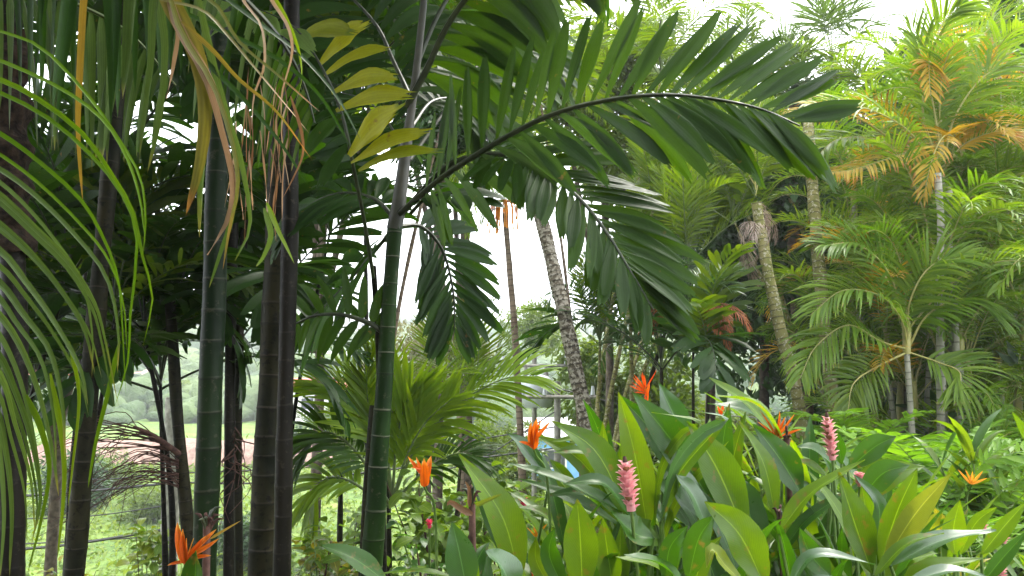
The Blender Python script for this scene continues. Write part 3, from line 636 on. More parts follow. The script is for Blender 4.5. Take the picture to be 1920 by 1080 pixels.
def tree(px, py, d, s, kind, label, lobes=3, spread=1.3, sq=1.0):
    c = P(px, py, d); z0 = hgt(c[0], d); t = thing('tree', (c[0], d, z0), label, 'tree', 'broadleaf trees behind the palms')
    hh = c[2] - z0
    tube_obj('trunk', [(c[0], d, z0 - 0.2), (c[0] + 0.1 * s, d, z0 + hh * 0.5), (c[0], d + 0.1, z0 + hh)], [0.12 * s ** 0.5, 0.08, 0.05], M['bark'], t, 10)
    for k in range(lobes):
        o = (rng.normal(0, 1, 3) * np.array([spread, spread * 0.7, spread * 0.6 * sq])) * s * (0 if k == 0 else 1)
        q = np.array([c[0], d, c[2]]) + o
        tube_obj('branch', [(c[0], d, z0 + hh * 0.55), ((c[0] + q[0]) / 2, (d + q[1]) / 2, q[2] - 0.5 * s), tuple(q)], [0.06, 0.045, 0.02], M['bark'], t, 6)
        o = link('crown', random.choice(TREE[kind]), t); o.location = tuple(q - np.array(t.location)); o.scale = (s, s, s * sq); o.rotation_euler = (rng.uniform(-.3, .3), rng.uniform(-.3, .3), rng.uniform(0, 6))
# behind the left trunks
tree(120, 400, 12, 0.75, 'dark', 'dark bushy tree behind the leftmost trunks, filling the upper left', 4)
tree(600, 60, 13, 1.2, 'dark', 'dark tree behind the yellow fishtail leaves', 4)
tree(870, 110, 14, 1.1, 'light', 'lighter green tree top behind the tall palm shaft at the top', 4)
tree(15, 620, 11, 0.8, 'dark', 'dark low tree at the left edge behind the trunk', 3)
tree(800, 690, 22, 0.9, 'grey', 'olive brown feathery tree on the bank under the dark hanging frond', 3)
tree(700, 800, 30, 0.9, 'light', 'light green round tree far down the valley behind the ringed trunk', 3)
tree(905, 830, 24, 0.8, 'light', 'yellow green tree below the slim far palm', 3)
tree(1250, 760, 20, 1.0, 'light', 'light green tree behind the scarlet flower', 4)
tree(1380, 790, 26, 0.7, 'light', 'fine leaved light tree in the gap left of the mossy trunk', 3)
# middle and right
tree(1420, 480, 14.5, 0.95, 'dark', 'dark glossy tree behind the mossy leaning trunk', 5, 1.0)
tree(1320, 360, 17, 1.1, 'light', 'tall light green tree behind the long green frond', 5)
tree(1620, 540, 15, 1.2, 'dark', 'dark tree in the shade behind the golden cane palms', 5)
tree(1620, 720, 14, 0.8, 'dark', 'dark low tree behind the right mossy trunks', 4)
tree(1740, 380, 18, 1.4, 'light', 'tall green tree behind the upper golden canes', 5)
tree(1890, 150, 17, 1.1, 'light', 'light tree top against the sky at the upper right', 4)
tree(1860, 420, 15, 1.7, 'dark', 'dense dark tree at the right edge behind the canes', 5)
tree(1780, 640, 13, 1.3, 'dark', 'dark undergrowth tree behind the lowest cane fronds', 5)
tree(1130, 150, 16, 0.9, 'light', 'bright tree crown behind the middle of the long frond', 4)
tree(1000, 620, 40, 1.0, 'light', 'small far tree by the foot of the slim palm', 2)

def bush(px, py, d, s, kind, label):
    c = P(px, py, d); z0 = hgt(c[0], d); t = thing('bush', (c[0], d, z0), label, 'bush', 'bushes on the valley slope')
    tube_obj('stem', [(c[0], d, z0 - 0.2), (c[0], d, z0 + 0.5 * s)], [0.05, 0.03], M['bark'], t, 6)
    for k in range(2):
        o = link('crown', random.choice(TREE[kind]), t); o.location = (rng.normal(0, .5) * s, rng.normal(0, .4) * s, 0.6 * s + k * 0.35 * s); o.scale = (s, s, s * 0.8); o.rotation_euler = (0, 0, rng.uniform(0, 6))
tree(820, 250, 12, 0.55, 'dark', 'dark leafy tree top right behind the grey palm shaft', 3)
bush(110, 868, 40, 1.3, 'dark', 'dark bush below the pink bank at the left, between the two leftmost trunks')
bush(205, 872, 46, 1.2, 'light', 'round light bush in front of the pink bank beside the dead twigs')
bush(300, 880, 38, 1.0, 'light', 'light bush just left of the grey utility pole')
bush(222, 925, 22, 0.7, 'dark', 'dark green bush on the lawn behind the dead flower stalk')
bush(80, 985, 18, 0.6, 'light', 'pale bush low on the lawn at far left')
bush(250, 1030, 14, 0.5, 'light', 'yellow green bush at the bottom of the lawn')
bush(455, 880, 30, 1.0, 'dark', 'dark bush seen between the canes and the thick trunk pair')
bush(560, 900, 24, 0.9, 'light', 'light bush right of the thick trunk pair')
bush(640, 800, 70, 2.0, 'dark', 'dark bush below the red roofed house')
bush(150, 775, 90, 2.4, 'dark', 'dark bush beside the pink roofed house')
bush(330, 760, 100, 2.4, 'light', 'light bush on the far side of the lawn by the grey pole')
lm = {}
def shrub_leaf(mat, L_=0.085, W_=0.045):
    key = (mat, L_)
    if key not in lm:
        lm[key] = []
        for _ in range(4):
            V, UV = leaves(np.zeros((1, 3)), np.array([[1., 0, 0.15]]), np.array([[0, 0.05, 1.]]), L_, W_, 4, 3, 0.9, 0.22, 'leaf', rng.uniform(-.3, .3, 1))
            lm[key].append(mesh('leaf', V.reshape(-1, 3), grid_faces(5, 3), M[mat], UV.reshape(-1, 2)))
    return lm[key]
def shrub(px, py, d, w, h, mats, label, nl=90, L_=0.085, cat='shrub', name='shrub', group='leafy shrubs in the bed', stems=8, loose=1.0):
    L_ *= 1.3; nl = int(nl * 1.25)
    c = P(px, py, d); z0 = hgt(c[0], d); top = c[2]
    t = thing(name, (c[0], d, z0), label, cat, group)
    tips = []
    for k in range(stems):
        a = rng.uniform(0, 6.28); r = w * rng.uniform(0.25, 1.0) * 0.5; e = np.array([c[0] + r * math.cos(a), d + r * math.sin(a), top - h * rng.uniform(0, 0.55)])
        mid = np.array([c[0], d, z0]) * 0.5 + e * 0.5 + (0, 0, 0.1)
        tube_obj('stem', [(c[0] + 0.05 * math.cos(a), d + 0.05 * math.sin(a), z0 - 0.05), mid, e], [0.012, 0.008, 0.003], M['twig'] if rng.random() < 0.5 else M['stem'], t, 5)
        tips.append((mid, e))
    for k in range(nl):
        mid, e = tips[k % stems]; q = rng.random() ** 0.6; p = mid * (1 - q) + e * q + rng.normal(0, 0.035 * loose, 3) * (w / 0.5)
        o = link('leaf', random.choice(shrub_leaf(random.choice(mats), L_, L_ * 0.52)), t); o.location = tuple(p - np.array(t.location))
        o.rotation_euler = (rng.uniform(-.5, .5), rng.uniform(-0.6, 0.7), rng.uniform(0, 6.28)); s = rng.uniform(0.7, 1.35); o.scale = (s, s, s)
    return t
# ------------------------------------------------------------------ palms: foreground left grove
def up_to(px, py, d): return P(px, py, d)
def palm_thing(name, base, label, cat='palm', group=None):
    z = hgt(base[0], base[1]); return thing(name, (base[0], base[1], z), label, cat, group)
def px_trunk(name, pts, w0, w1, mat, label, cat='palm', internode=0.16, group=None, flare=0.05, ext=True, basal=0.0):
    """pts: photo pixels with distance, bottom first; widths in photo pixels"""
    W_ = [P(*p) for p in pts]; b = W_[0]; d0 = b[1]
    if ext:
        dirv = (W_[0] - W_[1]); dirv = dirv / max(1e-6, -dirv[2]); z0 = hgt(b[0], b[1]); foot = b + dirv * min(2.5, max(0.0, b[2] - z0 + 0.15)); W_ = [foot] + W_
    else: foot = b
    t = palm_thing(name, foot, label, cat, group)
    trunk_obj(t, W_, w0 / F * d0 / 2, w1 / F * pts[-1][2] / 2, M[mat], internode, flare, basal=basal)
    return t
G1 = 'ringed palm trunks of the left grove'
PA = px_trunk('fibre_palm', [(22, 1075, 3.2), (28, 700, 3.2), (22, 420, 3.25), (15, -250, 3.3)], 44, 40, 't_dark', 'near black palm trunk at the left edge', group=G1)
# brown fibrous sheath on its upper trunk
pth = spline([P(18, 480, 3.24), P(15, 300, 3.25), P(12, 60, 3.28)], 30); V, Fq, U = tube(pth, 0.085 + 0.02 * np.sin(np.arange(30) * 1.3), 20)
V = V + np.array([[noise.noise(Vector((float(v[0]) * 30, float(v[1]) * 30, float(v[2]) * 5))) * 0.02 * 1 for _ in range(3)] for v in V])
link('leaf_sheath', mesh('leaf_sheath', V - np.array(PA.location), Fq, M['fibre'], U), PA)
PB = px_trunk('slender_palm', [(138, 1075, 4.3), (158, 850, 4.3), (172, 690, 4.3), (196, 430, 4.35), (225, 100, 4.4), (240, -120, 4.4)], 37, 26, 't_brown', 'leaning brown palm trunk, second from the left edge', group=G1)
PC = px_trunk('green_palm', [(384, 1075, 3.3), (392, 800, 3.3), (404, 450, 3.3), (412, 100, 3.35), (415, -260, 3.4)], 45, 36, 't_green', 'dark green ringed palm trunk right behind the orange flower at lower left', group=G1, internode=0.18)
PD = px_trunk('thin_palm', [(352, 1000, 5.0), (340, 860, 5.0), (330, 740, 5.05), (318, 560, 5.1)], 27, 18, 't_brown', 'short thin palm trunk with a dead flower stalk, left of the green ringed trunk', group=G1, internode=0.12)
PE = px_trunk('cane_palm', [(428, 1075, 5.2), (430, 800, 5.2), (433, 600, 5.2), (440, 330, 5.2)], 19, 17, 't_dark', 'thin dark cane just right of the green ringed trunk', group=G1, internode=0.2)
PE2 = px_trunk('cane_palm', [(448, 1075, 5.4), (446, 850, 5.4), (450, 600, 5.4), (462, 350, 5.4)], 16, 14, 't_brown', 'thin brownish cane with a torn sheath, second right of the green ringed trunk', group=G1, internode=0.2)
PF = px_trunk('thick_palm', [(490, 1075, 4.0), (502, 800, 4.0), (512, 620, 4.0), (522, 350, 4.05), (528, -150, 4.1)], 48, 40, 't_brown', 'thick olive brown palm trunk with blotches, left one of the touching pair', group=G1)
PG = px_trunk('thick_palm', [(528, 1075, 3.6), (534, 800, 3.6), (540, 560, 3.6), (545, 330, 3.62), (548, -200, 3.7)], 32, 29, 't_dark', 'slim dark palm trunk, right one of the touching pair', group=G1, internode=0.2)
PH = px_trunk('areca_palm', [(697, 1055, 3.6), (712, 850, 3.6), (728, 600, 3.6), (740, 420, 3.6)], 42, 27, 't_greenb', 'leaning green palm with white rings, its broad fronds reaching to the right', internode=0.19)
tube_obj('crownshaft', spline([P(739, 430, 3.6), P(748, 380, 3.6), P(765, 250, 3.6), P(775, 180, 3.6), P(795, 0, 3.6), P(805, -150, 3.6)], 24), np.interp(np.arange(24), [0, 3, 8, 12, 23], [0.036, 0.036, 0.027, 0.020, 0.014]), M['shaft'], PH, 14)
PI = px_trunk('thin_palm', [(681, 1075, 3.9), (688, 930, 3.9), (700, 760, 3.95)], 17, 14, 't_brown', 'thin brown stem hugging the left side of the leaning ringed trunk', group=G1, internode=0.12)
# dead flower stalk hanging from the short palm: many thin curved twigs
def dead_stalk():
    root = P(330, 852, 4.95); base = np.array(PD.location)
    main = spline([P(340, 855, 5.0), P(318, 838, 4.9), P(285, 815, 4.85), P(250, 800, 4.8)], 12)
    o = tube_obj('flower_stalk', main, np.linspace(0.022, 0.010, 12), M['twig'], PD, 8)
    for k in range(60):
        if k < 26: s = main[rng.integers(2, 11)]; e = (s, s + np.array([-rng.uniform(0.15, 0.5), rng.normal(0, .1), rng.uniform(-0.02, 0.12)]), s + np.array([-rng.uniform(0.3, 0.75), rng.normal(0, .15), rng.uniform(-0.28, 0.05)]))
        else: s = P(335, rng.uniform(860, 915), 4.95); e = (s, s + np.array([-rng.uniform(0.1, 0.35), rng.normal(0, .1), rng.uniform(-0.02, 0.08)]), s + np.array([-rng.uniform(0.35, 0.75), rng.normal(0, .15), -rng.uniform(0.05, 0.38)]))
        V, Fq, U = tube(spline(e, 9), np.linspace(0.0038, 0.0015, 9), 4)
        link('twig', mesh('twig', V - base, Fq, M['twig'], U), o)
    for k in range(16):
        s = P(440, rng.uniform(800, 900), 5.1); e = (s, s + np.array([rng.normal(0, .07), rng.normal(0, .1), -0.1]), s + np.array([rng.normal(0, .14), rng.normal(0, .1), -rng.uniform(0.15, 0.45)]))
        V, Fq, U = tube(spline(e, 7), np.linspace(0.005, 0.002, 7), 4)
        link('twig', mesh('twig', V - np.array(PE2.location), Fq, M['twig'], U), PE2)
dead_stalk()

# ---- crowns overhead: they shade the left grove
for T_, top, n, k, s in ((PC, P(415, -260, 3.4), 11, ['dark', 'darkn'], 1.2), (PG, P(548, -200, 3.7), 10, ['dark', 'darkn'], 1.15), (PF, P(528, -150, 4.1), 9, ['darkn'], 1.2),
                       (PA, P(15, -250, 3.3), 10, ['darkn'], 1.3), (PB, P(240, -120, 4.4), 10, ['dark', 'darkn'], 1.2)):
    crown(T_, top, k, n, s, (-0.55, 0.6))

# ---- main palm H: fronds picked out one by one
common = dict(mat=M['main'], rmat=M['rachisd'], kind='jag', ncol=7, nseg=7, jag=0.05, fold=0.16, wave=0.015, pleat=0.09)
def pf(th, pts, **kw): return frond(th, [P(*p) for p in pts], **{**common, **kw})
pf(PH, [(745, 405, 3.6), (790, 365, 3.4), (840, 325, 3.2), (940, 262, 3.0), (1040, 213, 2.85), (1150, 186, 2.75), (1250, 178, 2.65), (1340, 186, 2.6), (1425, 204, 2.55), (1500, 236, 2.5)],
   n=32, L=0.43, Wd=0.060, up=(0.10, -1, 0.25), a0=76, a1=52, aL=(55, 26), grav=0.0, gl=0.4, t0=0.12, r0=0.015, lift=-0.02, Lr=0.90, endL=0.58, Lmin=0.9, twist=0.5)
pf(PH, [(755, 400, 3.6), (830, 318, 3.4), (900, 290, 3.2), (960, 294, 3.0), (1020, 318, 2.9), (1090, 376, 2.8), (1140, 440, 2.75), (1180, 505, 2.7), (1225, 580, 2.7)],
   n=31, L=0.27, Wd=0.052, up=(0.25, -1, 0.35), a0=58, a1=28, Lr=1.3, grav=0.3, t0=0.25, r0=0.014, lift=0.0, endL=0.55, Lmin=0.9)
pf(PH, [(762, 200, 3.6), (800, 130, 3.5), (835, 55, 3.4), (880, -10, 3.3), (960, -90, 3.1), (1100, -180, 2.9), (1250, -215, 2.8), (1400, -205, 2.7), (1520, -170, 2.6)],
   n=22, L=0.48, Wd=0.095, up=(0.0, -1, -0.3), a0=72, a1=40, grav=1.0, t0=0.1, r0=0.018, lift=0.02, sides='L', endL=0.55, Lmin=0.9)
pf(PH, [(770, 190, 3.6), (790, 100, 3.7), (850, -20, 3.8), (950, -130, 3.9), (1080, -240, 4.0)],
   n=16, L=0.6, Wd=0.085, up=(0.2, -0.9, -0.4), a0=72, a1=40, grav=1.3, t0=0.05, r0=0.016, lift=0.02, sides='L', endL=0.7, Lmin=0.9)
pf(PH, [(742, 425, 3.65), (790, 425, 3.75), (830, 470, 3.8), (850, 550, 3.8), (852, 625, 3.8)], mat=M['dark'],
   n=19, L=0.31, Wd=0.055, up=(0.2, -1, 0.3), a0=66, a1=26, grav=0.35, t0=0.22, r0=0.012, lift=0.0, endL=0.5)
pf(PH, [(740, 410, 3.65), (700, 372, 3.7), (640, 362, 3.75), (580, 385, 3.8), (520, 440, 3.8)], mat=M['dark'],
   n=13, L=0.36, Wd=0.075, up=(-0.1, -0.6, 0.8), a0=62, a1=28, grav=0.7, t0=0.15, r0=0.012, lift=0.0)
pf(PH, [(745, 410, 3.7), (720, 450, 4.1), (660, 520, 4.3), (590, 590, 4.5), (520, 620, 4.6)], mat=M['dark'],
   n=14, L=0.45, Wd=0.09, up=(-0.1, -0.7, 0.7), a0=62, a1=30, grav=0.6, t0=0.15, r0=0.014, lift=0.0)
pf(PH, [(770, 400, 3.6), (800, 372, 3.5), (850, 362, 3.4), (905, 378, 3.35)], n=5, L=0.22, Wd=0.09, up=(0, -0.5, 1), a0=55, a1=25, grav=0.5, t0=0.2, r0=0.01, lift=0.0, mat=M['dark'])
pf(PH, [(770, 185, 3.65), (740, 120, 3.8), (700, 40, 3.9), (620, -30, 4.0), (500, -60, 4.1)], mat=M['dark'],
   n=15, L=0.5, Wd=0.09, up=(0.0, -0.8, 0.4), a0=65, a1=35, grav=1.0, t0=0.15, r0=0.014)
pf(PH, [(715, 620, 3.62), (690, 605, 3.6), (640, 590, 3.6), (590, 592, 3.65), (548, 610, 3.7)], mat=M['main'],
   n=8, L=0.24, Wd=0.06, up=(0.1, -1, 0.1), a0=80, a1=50, grav=0.8, t0=0.05, r0=0.016, lift=0, kind='lance')

pf(PH, [(765, 330, 3.65), (740, 250, 4.0), (690, 190, 4.3), (620, 170, 4.5)], mat=M['dark'], n=13, L=0.42, Wd=0.07, up=(0, -0.8, 0.6), a0=65, a1=30, grav=0.9, t0=0.2, r0=0.010)
pf(PH, [(768, 300, 3.7), (840, 200, 4.0), (900, 120, 4.3), (980, 90, 4.5), (1040, 130, 4.6)], n=18, L=0.50, Wd=0.07, up=(0, -0.9, 0.3), a0=72, a1=35, grav=1.2, t0=0.2, r0=0.012)
pf(PH, [(770, 240, 3.65), (810, 190, 3.9), (860, 190, 4.1), (905, 240, 4.2), (925, 310, 4.2)], n=15, L=0.42, Wd=0.065, up=(0.1, -1, 0.3), a0=66, a1=30, grav=0.8, t0=0.2, r0=0.010)
# ---- yellow fishtail palm leaves (left of the crownshaft)
YP = px_trunk('fishtail_palm', [(716, 900, 4.2), (712, 700, 4.2), (704, 560, 4.0), (700, 500, 3.9)], 14, 11, 't_dark', 'slender young palm with golden yellow ragged leaves, left of the tall leaning palm', internode=0.15)
fy = frond(YP, [P(*p) for p in [(700, 520, 3.9), (684, 420, 3.4), (662, 310, 3.1), (640, 210, 3.0), (600, 120, 2.95), (550, 50, 2.9), (470, 10, 2.9)]], 1, 0.01, 0.01, (0, -1, 0), M['yellow'], M['rachisd'], r0=0.010, t0=0.9)
def blade(parent, pts, w, mat, nseg=9, ncol=5, kind='lance', fold=0.18, roll=0.0, face=(0, -1, 0.35), thing_=None, name='leaf', wave=0.02, jag=0.0, label=None, sub=None, pleat=0.0):
    """one leaf laid along photo points with distance; w in photo pixels"""
    Wp = spline([P(*p) for p in pts], nseg + 1); T = nrm(np.gradient(Wp, axis=0)); dm = Wp[:, 1].mean(); hw = w / F * dm / 2
    nn = unit(face); cols = np.linspace(-1, 1, ncol); V = np.zeros((nseg + 1, ncol, 3)); ts = np.linspace(0, 1, nseg + 1); pw = prof(kind, ts); ph = rng.uniform(0, 6.28)
    for i in range(nseg + 1):
        S = np.cross(T[i], nn); S = unit(S); n2 = np.cross(S, T[i]); a = roll * (0.5 + 0.8 * ts[i])
        S2 = S * math.cos(a) + n2 * math.sin(a); n3 = -S * math.sin(a) + n2 * math.cos(a)
        for c, cv in enumerate(cols):
            V[i, c] = Wp[i] + S2 * cv * hw * pw[i] + n3 * (abs(cv) * fold * hw * pw[i] + (pleat * hw * pw[i] if c % 2 else 0.0) + math.sin(ph + ts[i] * 11 + cv * 2) * wave * abs(cv) * hw * 2)
            if jag and i == nseg: V[i, c] += T[i] * rng.uniform(-1, 1) * jag * hw * 4
    UV = np.zeros((nseg + 1, ncol, 2)); UV[..., 0] = np.linspace(0, 1, ncol)[None]; UV[..., 1] = ts[:, None]
    root = parent
    off = np.array(parent.location) if parent.parent is None else np.array(parent.parent.location)
    o = link(name, mesh(name, V.reshape(-1, 3) - off, grid_faces(nseg + 1, ncol), mat, UV.reshape(-1, 2)), parent)
    if label: o['label'] = label
    return o
for b_, e_, w, mt in (((600, 120), (688, 45), 46, 'yellow'), ((608, 140), (728, 92), 36, 'yellow'), ((622, 175), (740, 145), 40, 'yellow'), ((630, 208), (772, 178), 40, 'yellow'),
                  ((655, 292), (746, 205), 56, 'yellow'), ((658, 306), (800, 248), 40, 'yellow'), ((672, 320), (822, 283), 32, 'yellow'), ((560, 75), (662, 60), 46, 'yellow'),
                  ((520, 60), (590, 100), 40, 'pale'), ((480, 30), (520, 75), 40, 'pale'), ((460, 20), (400, 62), 52, 'pale'), ((440, 5), (345, 40), 50, 'pale'), ((520, 20), (470, 60), 44, 'pale'),
                  ((585, 100), (500, 150), 40, 'main'), ((610, 150), (560, 240), 40, 'main'), ((640, 215), (570, 290), 40, 'main'), ((650, 270), (600, 350), 36, 'main')):
    m_ = ((b_[0] + e_[0]) / 2 + rng.normal(0, 3), (b_[1] + e_[1]) / 2 + (-14 if e_[0] > b_[0] else -8))
    blade(fy, [(*b_, 3.0), (*m_, 2.92), (*e_, 2.85)], w * 0.95, M[mt], kind='jag', name='leaflet', jag=0.22, ncol=9, pleat=0.12, roll=rng.uniform(-.25, .25), fold=0.12, wave=0.05)

# ---- feather palm off the left side: long narrow leaves arching across the frame
def foot(x, y, z=None): return (x, y, hgt(x, y))
FP = thing('feather_palm', foot(-1.75, 1.5), 'near palm outside the left edge whose long narrow leaves arch across the frame', 'palm')
trunk_obj(FP, [(-1.75, 1.5, -0.1), (-1.7, 1.45, 1.0), (-1.6, 1.4, 1.9)], 0.06, 0.05, M['t_brown'])
fpf = frond(FP, [(-1.6, 1.4, 1.9), (-1.35, 1.35, 2.25), (-1.10, 1.35, 2.15), (-0.98, 1.4, 1.85), (-1.0, 1.45, 1.45)], 1, 0.01, 0.01, (0, -1, 0), M['lime'], M['rachis'], r0=0.010, t0=0.9)
ribs = [
 ('lime', 9, 1.5, [(-90, 30), (0, 60), (80, 92), (165, 180), (215, 250), (262, 330), (273, 410), (268, 480)]),
 ('lime', 11, 1.5, [(-90, 85), (0, 115), (110, 165), (190, 222), (235, 290), (262, 370), (272, 450)]),
 ('lime', 12, 1.5, [(-90, 120), (0, 150), (70, 185), (155, 250), (212, 330), (252, 400), (268, 480), (287, 560), (268, 650)]),
 ('lime', 10, 1.55, [(-90, 150), (0, 175), (90, 222), (170, 290), (230, 365), (258, 450), (245, 590), (240, 680), (214, 765)]),
 ('lime', 10, 1.6, [(-90, 200), (0, 250), (70, 300), (150, 372), (192, 440), (222, 520), (230, 610), (236, 740)]),
 ('lime', 8, 1.6, [(-90, 240), (0, 290), (80, 350), (160, 430), (205, 490), (232, 570), (238, 660)]),
 ('grey', 12, 1.4, [(-90, 270), (0, 318), (70, 370), (140, 440), (200, 520), (222, 620), (220, 700)]),
 ('grey', 16, 1.4, [(-90, 300), (0, 365), (70, 430), (130, 490), (175, 560), (195, 620), (222, 760)]),
 ('grey', 15, 1.4, [(-90, 350), (0, 420), (60, 475), (120, 550), (160, 620), (178, 700)]),
 ('grey', 15, 1.38, [(-90, 420), (0, 470), (50, 530), (100, 600), (150, 690), (165, 760)]),
 ('grey', 15, 1.38, [(-90, 460), (0, 530), (45, 590), (95, 660), (118, 760), (122, 860)]),
 ('grey', 15, 1.35, [(-90, 510), (-5, 585), (40, 650), (75, 740), (100, 850), (110, 930)]),
 ('grey', 17, 1.35, [(-90, 590), (-5, 660), (30, 730), (60, 820), (78, 930), (62, 1010)]),
 ('grey', 16, 1.33, [(-90, 620), (0, 700), (30, 790), (60, 900), (66, 1000)]),
 ('grey', 17, 1.33, [(-90, 690), (-10, 760), (14, 850), (24, 960), (18, 1080)]),
 ('young', 15, 1.5, [(50, 740), (78, 800), (95, 880), (78, 980), (52, 1075)]),
 ('young', 13, 1.55, [(95, 700), (115, 800), (122, 880), (118, 960), (108, 1045)]),
 ('young', 10, 1.5, [(130, 640), (150, 740), (138, 870), (128, 950)]),
 ('young', 11, 1.6, [(225, 640), (205, 730), (180, 830), (165, 915)]),
]
for mt, w, d, pts in ribs: blade(fpf, [(x, y, d + 0.02 * i) for i, (x, y) in enumerate(pts)], w * 0.92, M[mt], nseg=16, ncol=3, kind='strap', name='leaflet', fold=0.6, roll=rng.uniform(-.4, .4), wave=0.0)
for mt, w, d, pts in ribs[6:15]:
    ox, oy, k = rng.uniform(-26, 16), rng.uniform(8, 34), rng.uniform(0.82, 1.0)
    blade(fpf, [(x * k + (1 - k) * -90 + ox * (i / 6), y + oy * (1 - i / 14), d + 0.1 + 0.02 * i) for i, (x, y) in enumerate(pts)], w * 0.7, M[mt], nseg=16, ncol=3, kind='strap', name='leaflet', fold=0.35, roll=rng.uniform(-.5, .5), wave=0.0)

HP_ = thing('drooping_palm', foot(-0.75, 1.1), 'near palm whose ageing leaves with dry pink edges droop from the top left', 'palm')
trunk_obj(HP_, [(-1.9, 1.1, -0.1), (-1.8, 1.2, 1.5), (-1.5, 1.4, 2.75)], 0.06, 0.05, M['t_brown'])
HP_f = frond(HP_, [(-1.5, 1.4, 2.75), (-1.2, 1.5, 2.92), (-0.85, 1.6, 2.86), (-0.5, 1.6, 2.55)], 1, 0.01, 0.01, (0, -1, 0), M['grey'], M['rachis'], r0=0.012, t0=0.9)
hang = [
 ('yellowish', 14, 1.7, [(170, -160), (158, 0), (150, 150), (147, 250), (155, 375)]),
 ('grey', 28, 1.7, [(262, -150), (246, 0), (240, 90), (230, 185)]),
 ('grey', 18, 1.75, [(320, -150), (290, 0), (283, 120), (262, 290)]),
 ('grey', 16, 1.75, [(320, -120), (302, 0), (310, 90), (300, 220), (276, 325)]),
 ('pinkdry', 13, 1.6, [(290, -60), (305, 0), (334, 55), (326, 120), (312, 185)]),
 ('orangeedge', 34, 1.6, [(300, -60), (325, 15), (368, 100), (386, 200), (375, 310), (348, 405)]),
 ('grey', 26, 1.62, [(310, -50), (345, 40), (378, 120), (388, 210), (378, 330), (374, 445)]),
 ('pinkdry', 10, 1.6, [(300, -50), (335, 45), (392, 140), (428, 240), (444, 330), (440, 400)]),
 ('pinkdry', 16, 1.6, [(310, -40), (335, 50), (385, 140), (415, 240), (438, 340), (428, 410), (388, 478)]),
 ('orangeedge', 12, 1.58, [(310, -40), (340, 60), (400, 160), (436, 270), (446, 350), (430, 430), (418, 505)]),
 ('grey', 14, 1.65, [(360, -60), (400, 120), (430, 230), (452, 300), (470, 420), (440, 490)]),
 ('pinkdry', 7, 1.6, [(440, -40), (458, 5), (490, 50), (496, 120), (476, 180), (472, 242)]),
 ('pinkdry', 8, 1.6, [(490, -40), (512, 5), (540, 50), (548, 100), (530, 170), (527, 215)]),
 ('brown', 7, 1.65, [(545, 180), (565, 245), (568, 290), (552, 330), (530, 372)]),
 ('orangeedge', 10, 1.6, [(300, 0), (380, 20), (430, 70), (480, 130), (580, 250)]),
 ('orangeedge', 9, 1.6, [(310, -30), (400, 5), (448, 78), (520, 140), (600, 210)]),
 ('orangeedge', 10, 1.6, [(340, 40), (400, 95), (450, 150), (520, 210), (585, 300)]),
 ('dark', 12, 1.65, [(340, 70), (400, 130), (460, 190), (520, 260), (580, 350)]),
 ('dark', 12, 1.7, [(340, 20), (420, 60), (520, 110), (600, 180), (660, 280)]),
 ('dark', 12, 1.7, [(400, -20), (480, 40), (560, 100), (630, 180), (675, 260)]),
 ('young', 9, 1.7, [(500, -30), (540, 40), (562, 100), (566, 150), (555, 190)]),
 ('grey', 12, 1.7, [(440, 350), (432, 420), (415, 470), (392, 540)]),
 ('young', 11, 1.7, [(500, 380), (520, 430), (535, 460), (552, 495)]),
 ('grey', 12, 1.7, [(495, 390), (508, 440), (495, 480), (480, 500)]),
]
M['yellowish'] = leaf_mat('leaf_dull_orange', (0.30, 0.20, 0.03), (0.40, 0.27, 0.05), 0.45, 0.4, tcol=(1.8, 1.5, 0.6), nstripe=3)
for mt, w, d, pts in hang: blade(HP_f, [(x, y, d + 0.02 * i) for i, (x, y) in enumerate(pts)], w * (1.2 if w >= 14 else 1), M[mt], nseg=14, ncol=3, kind='strap', name='leaflet', fold=0.3, roll=rng.uniform(-.2, .2) if w >= 14 else rng.uniform(-.8, .8), wave=0.03 if mt != 'pinkdry' else 0.15)
# wispy dry fibres
for k in range(20):
    x = rng.uniform(440, 545); y = rng.uniform(120, 330); s = rng.choice([-1, 1])
    blade(HP_f, [(x, y, 1.8), (x + s * rng.uniform(2, 12), y + 60, 1.8), (x + s * rng.uniform(-14, 22), y + rng.uniform(100, 190), 1.85)], rng.uniform(2, 4.5), M['pinkdry' if rng.random() < .5 else 'brown'], nseg=8, ncol=3, kind='strap', name='leaflet', fold=0.3, roll=rng.uniform(-1, 1), wave=0.4)
# fringe of hanging narrow leaflets across the top left
nar = dict(kind='strap', ncol=3, nseg=8, fold=0.3, sides='L', lift=0.0, Lmin=0.9, jag=0.0, twist=0.8)
frond(FP, [P(-160, -40, 2.2), P(0, -20, 2.2), P(120, 0, 2.2), P(240, 60, 2.25), P(330, 160, 2.3)], 22, 0.46, 0.026, (0, -1, 0.0), M['grey'], M['rachis'], a0=75, a1=60, grav=1.8, **nar)
frond(FP, [P(-160, -160, 2.0), P(40, -160, 2.0), P(200, -120, 2.0), P(360, -60, 2.1)], 22, 0.5, 0.028, (0, -1, 0.0), M['darkn' if 'darkn' in M else 'dark'], M['rachis'], a0=80, a1=70, grav=1.8, **nar)
frond(HP_, [P(200, -160, 2.0), P(360, -90, 2.0), P(470, 10, 2.05), P(530, 80, 2.1), P(570, 160, 2.2), P(590, 230, 2.25)], 24, 0.34, 0.018, (0, -1, 0.0), M['main'], M['rachisd'], a0=75, a1=40, grav=1.3, alt=M['grey'], altp=0.45, **nar)

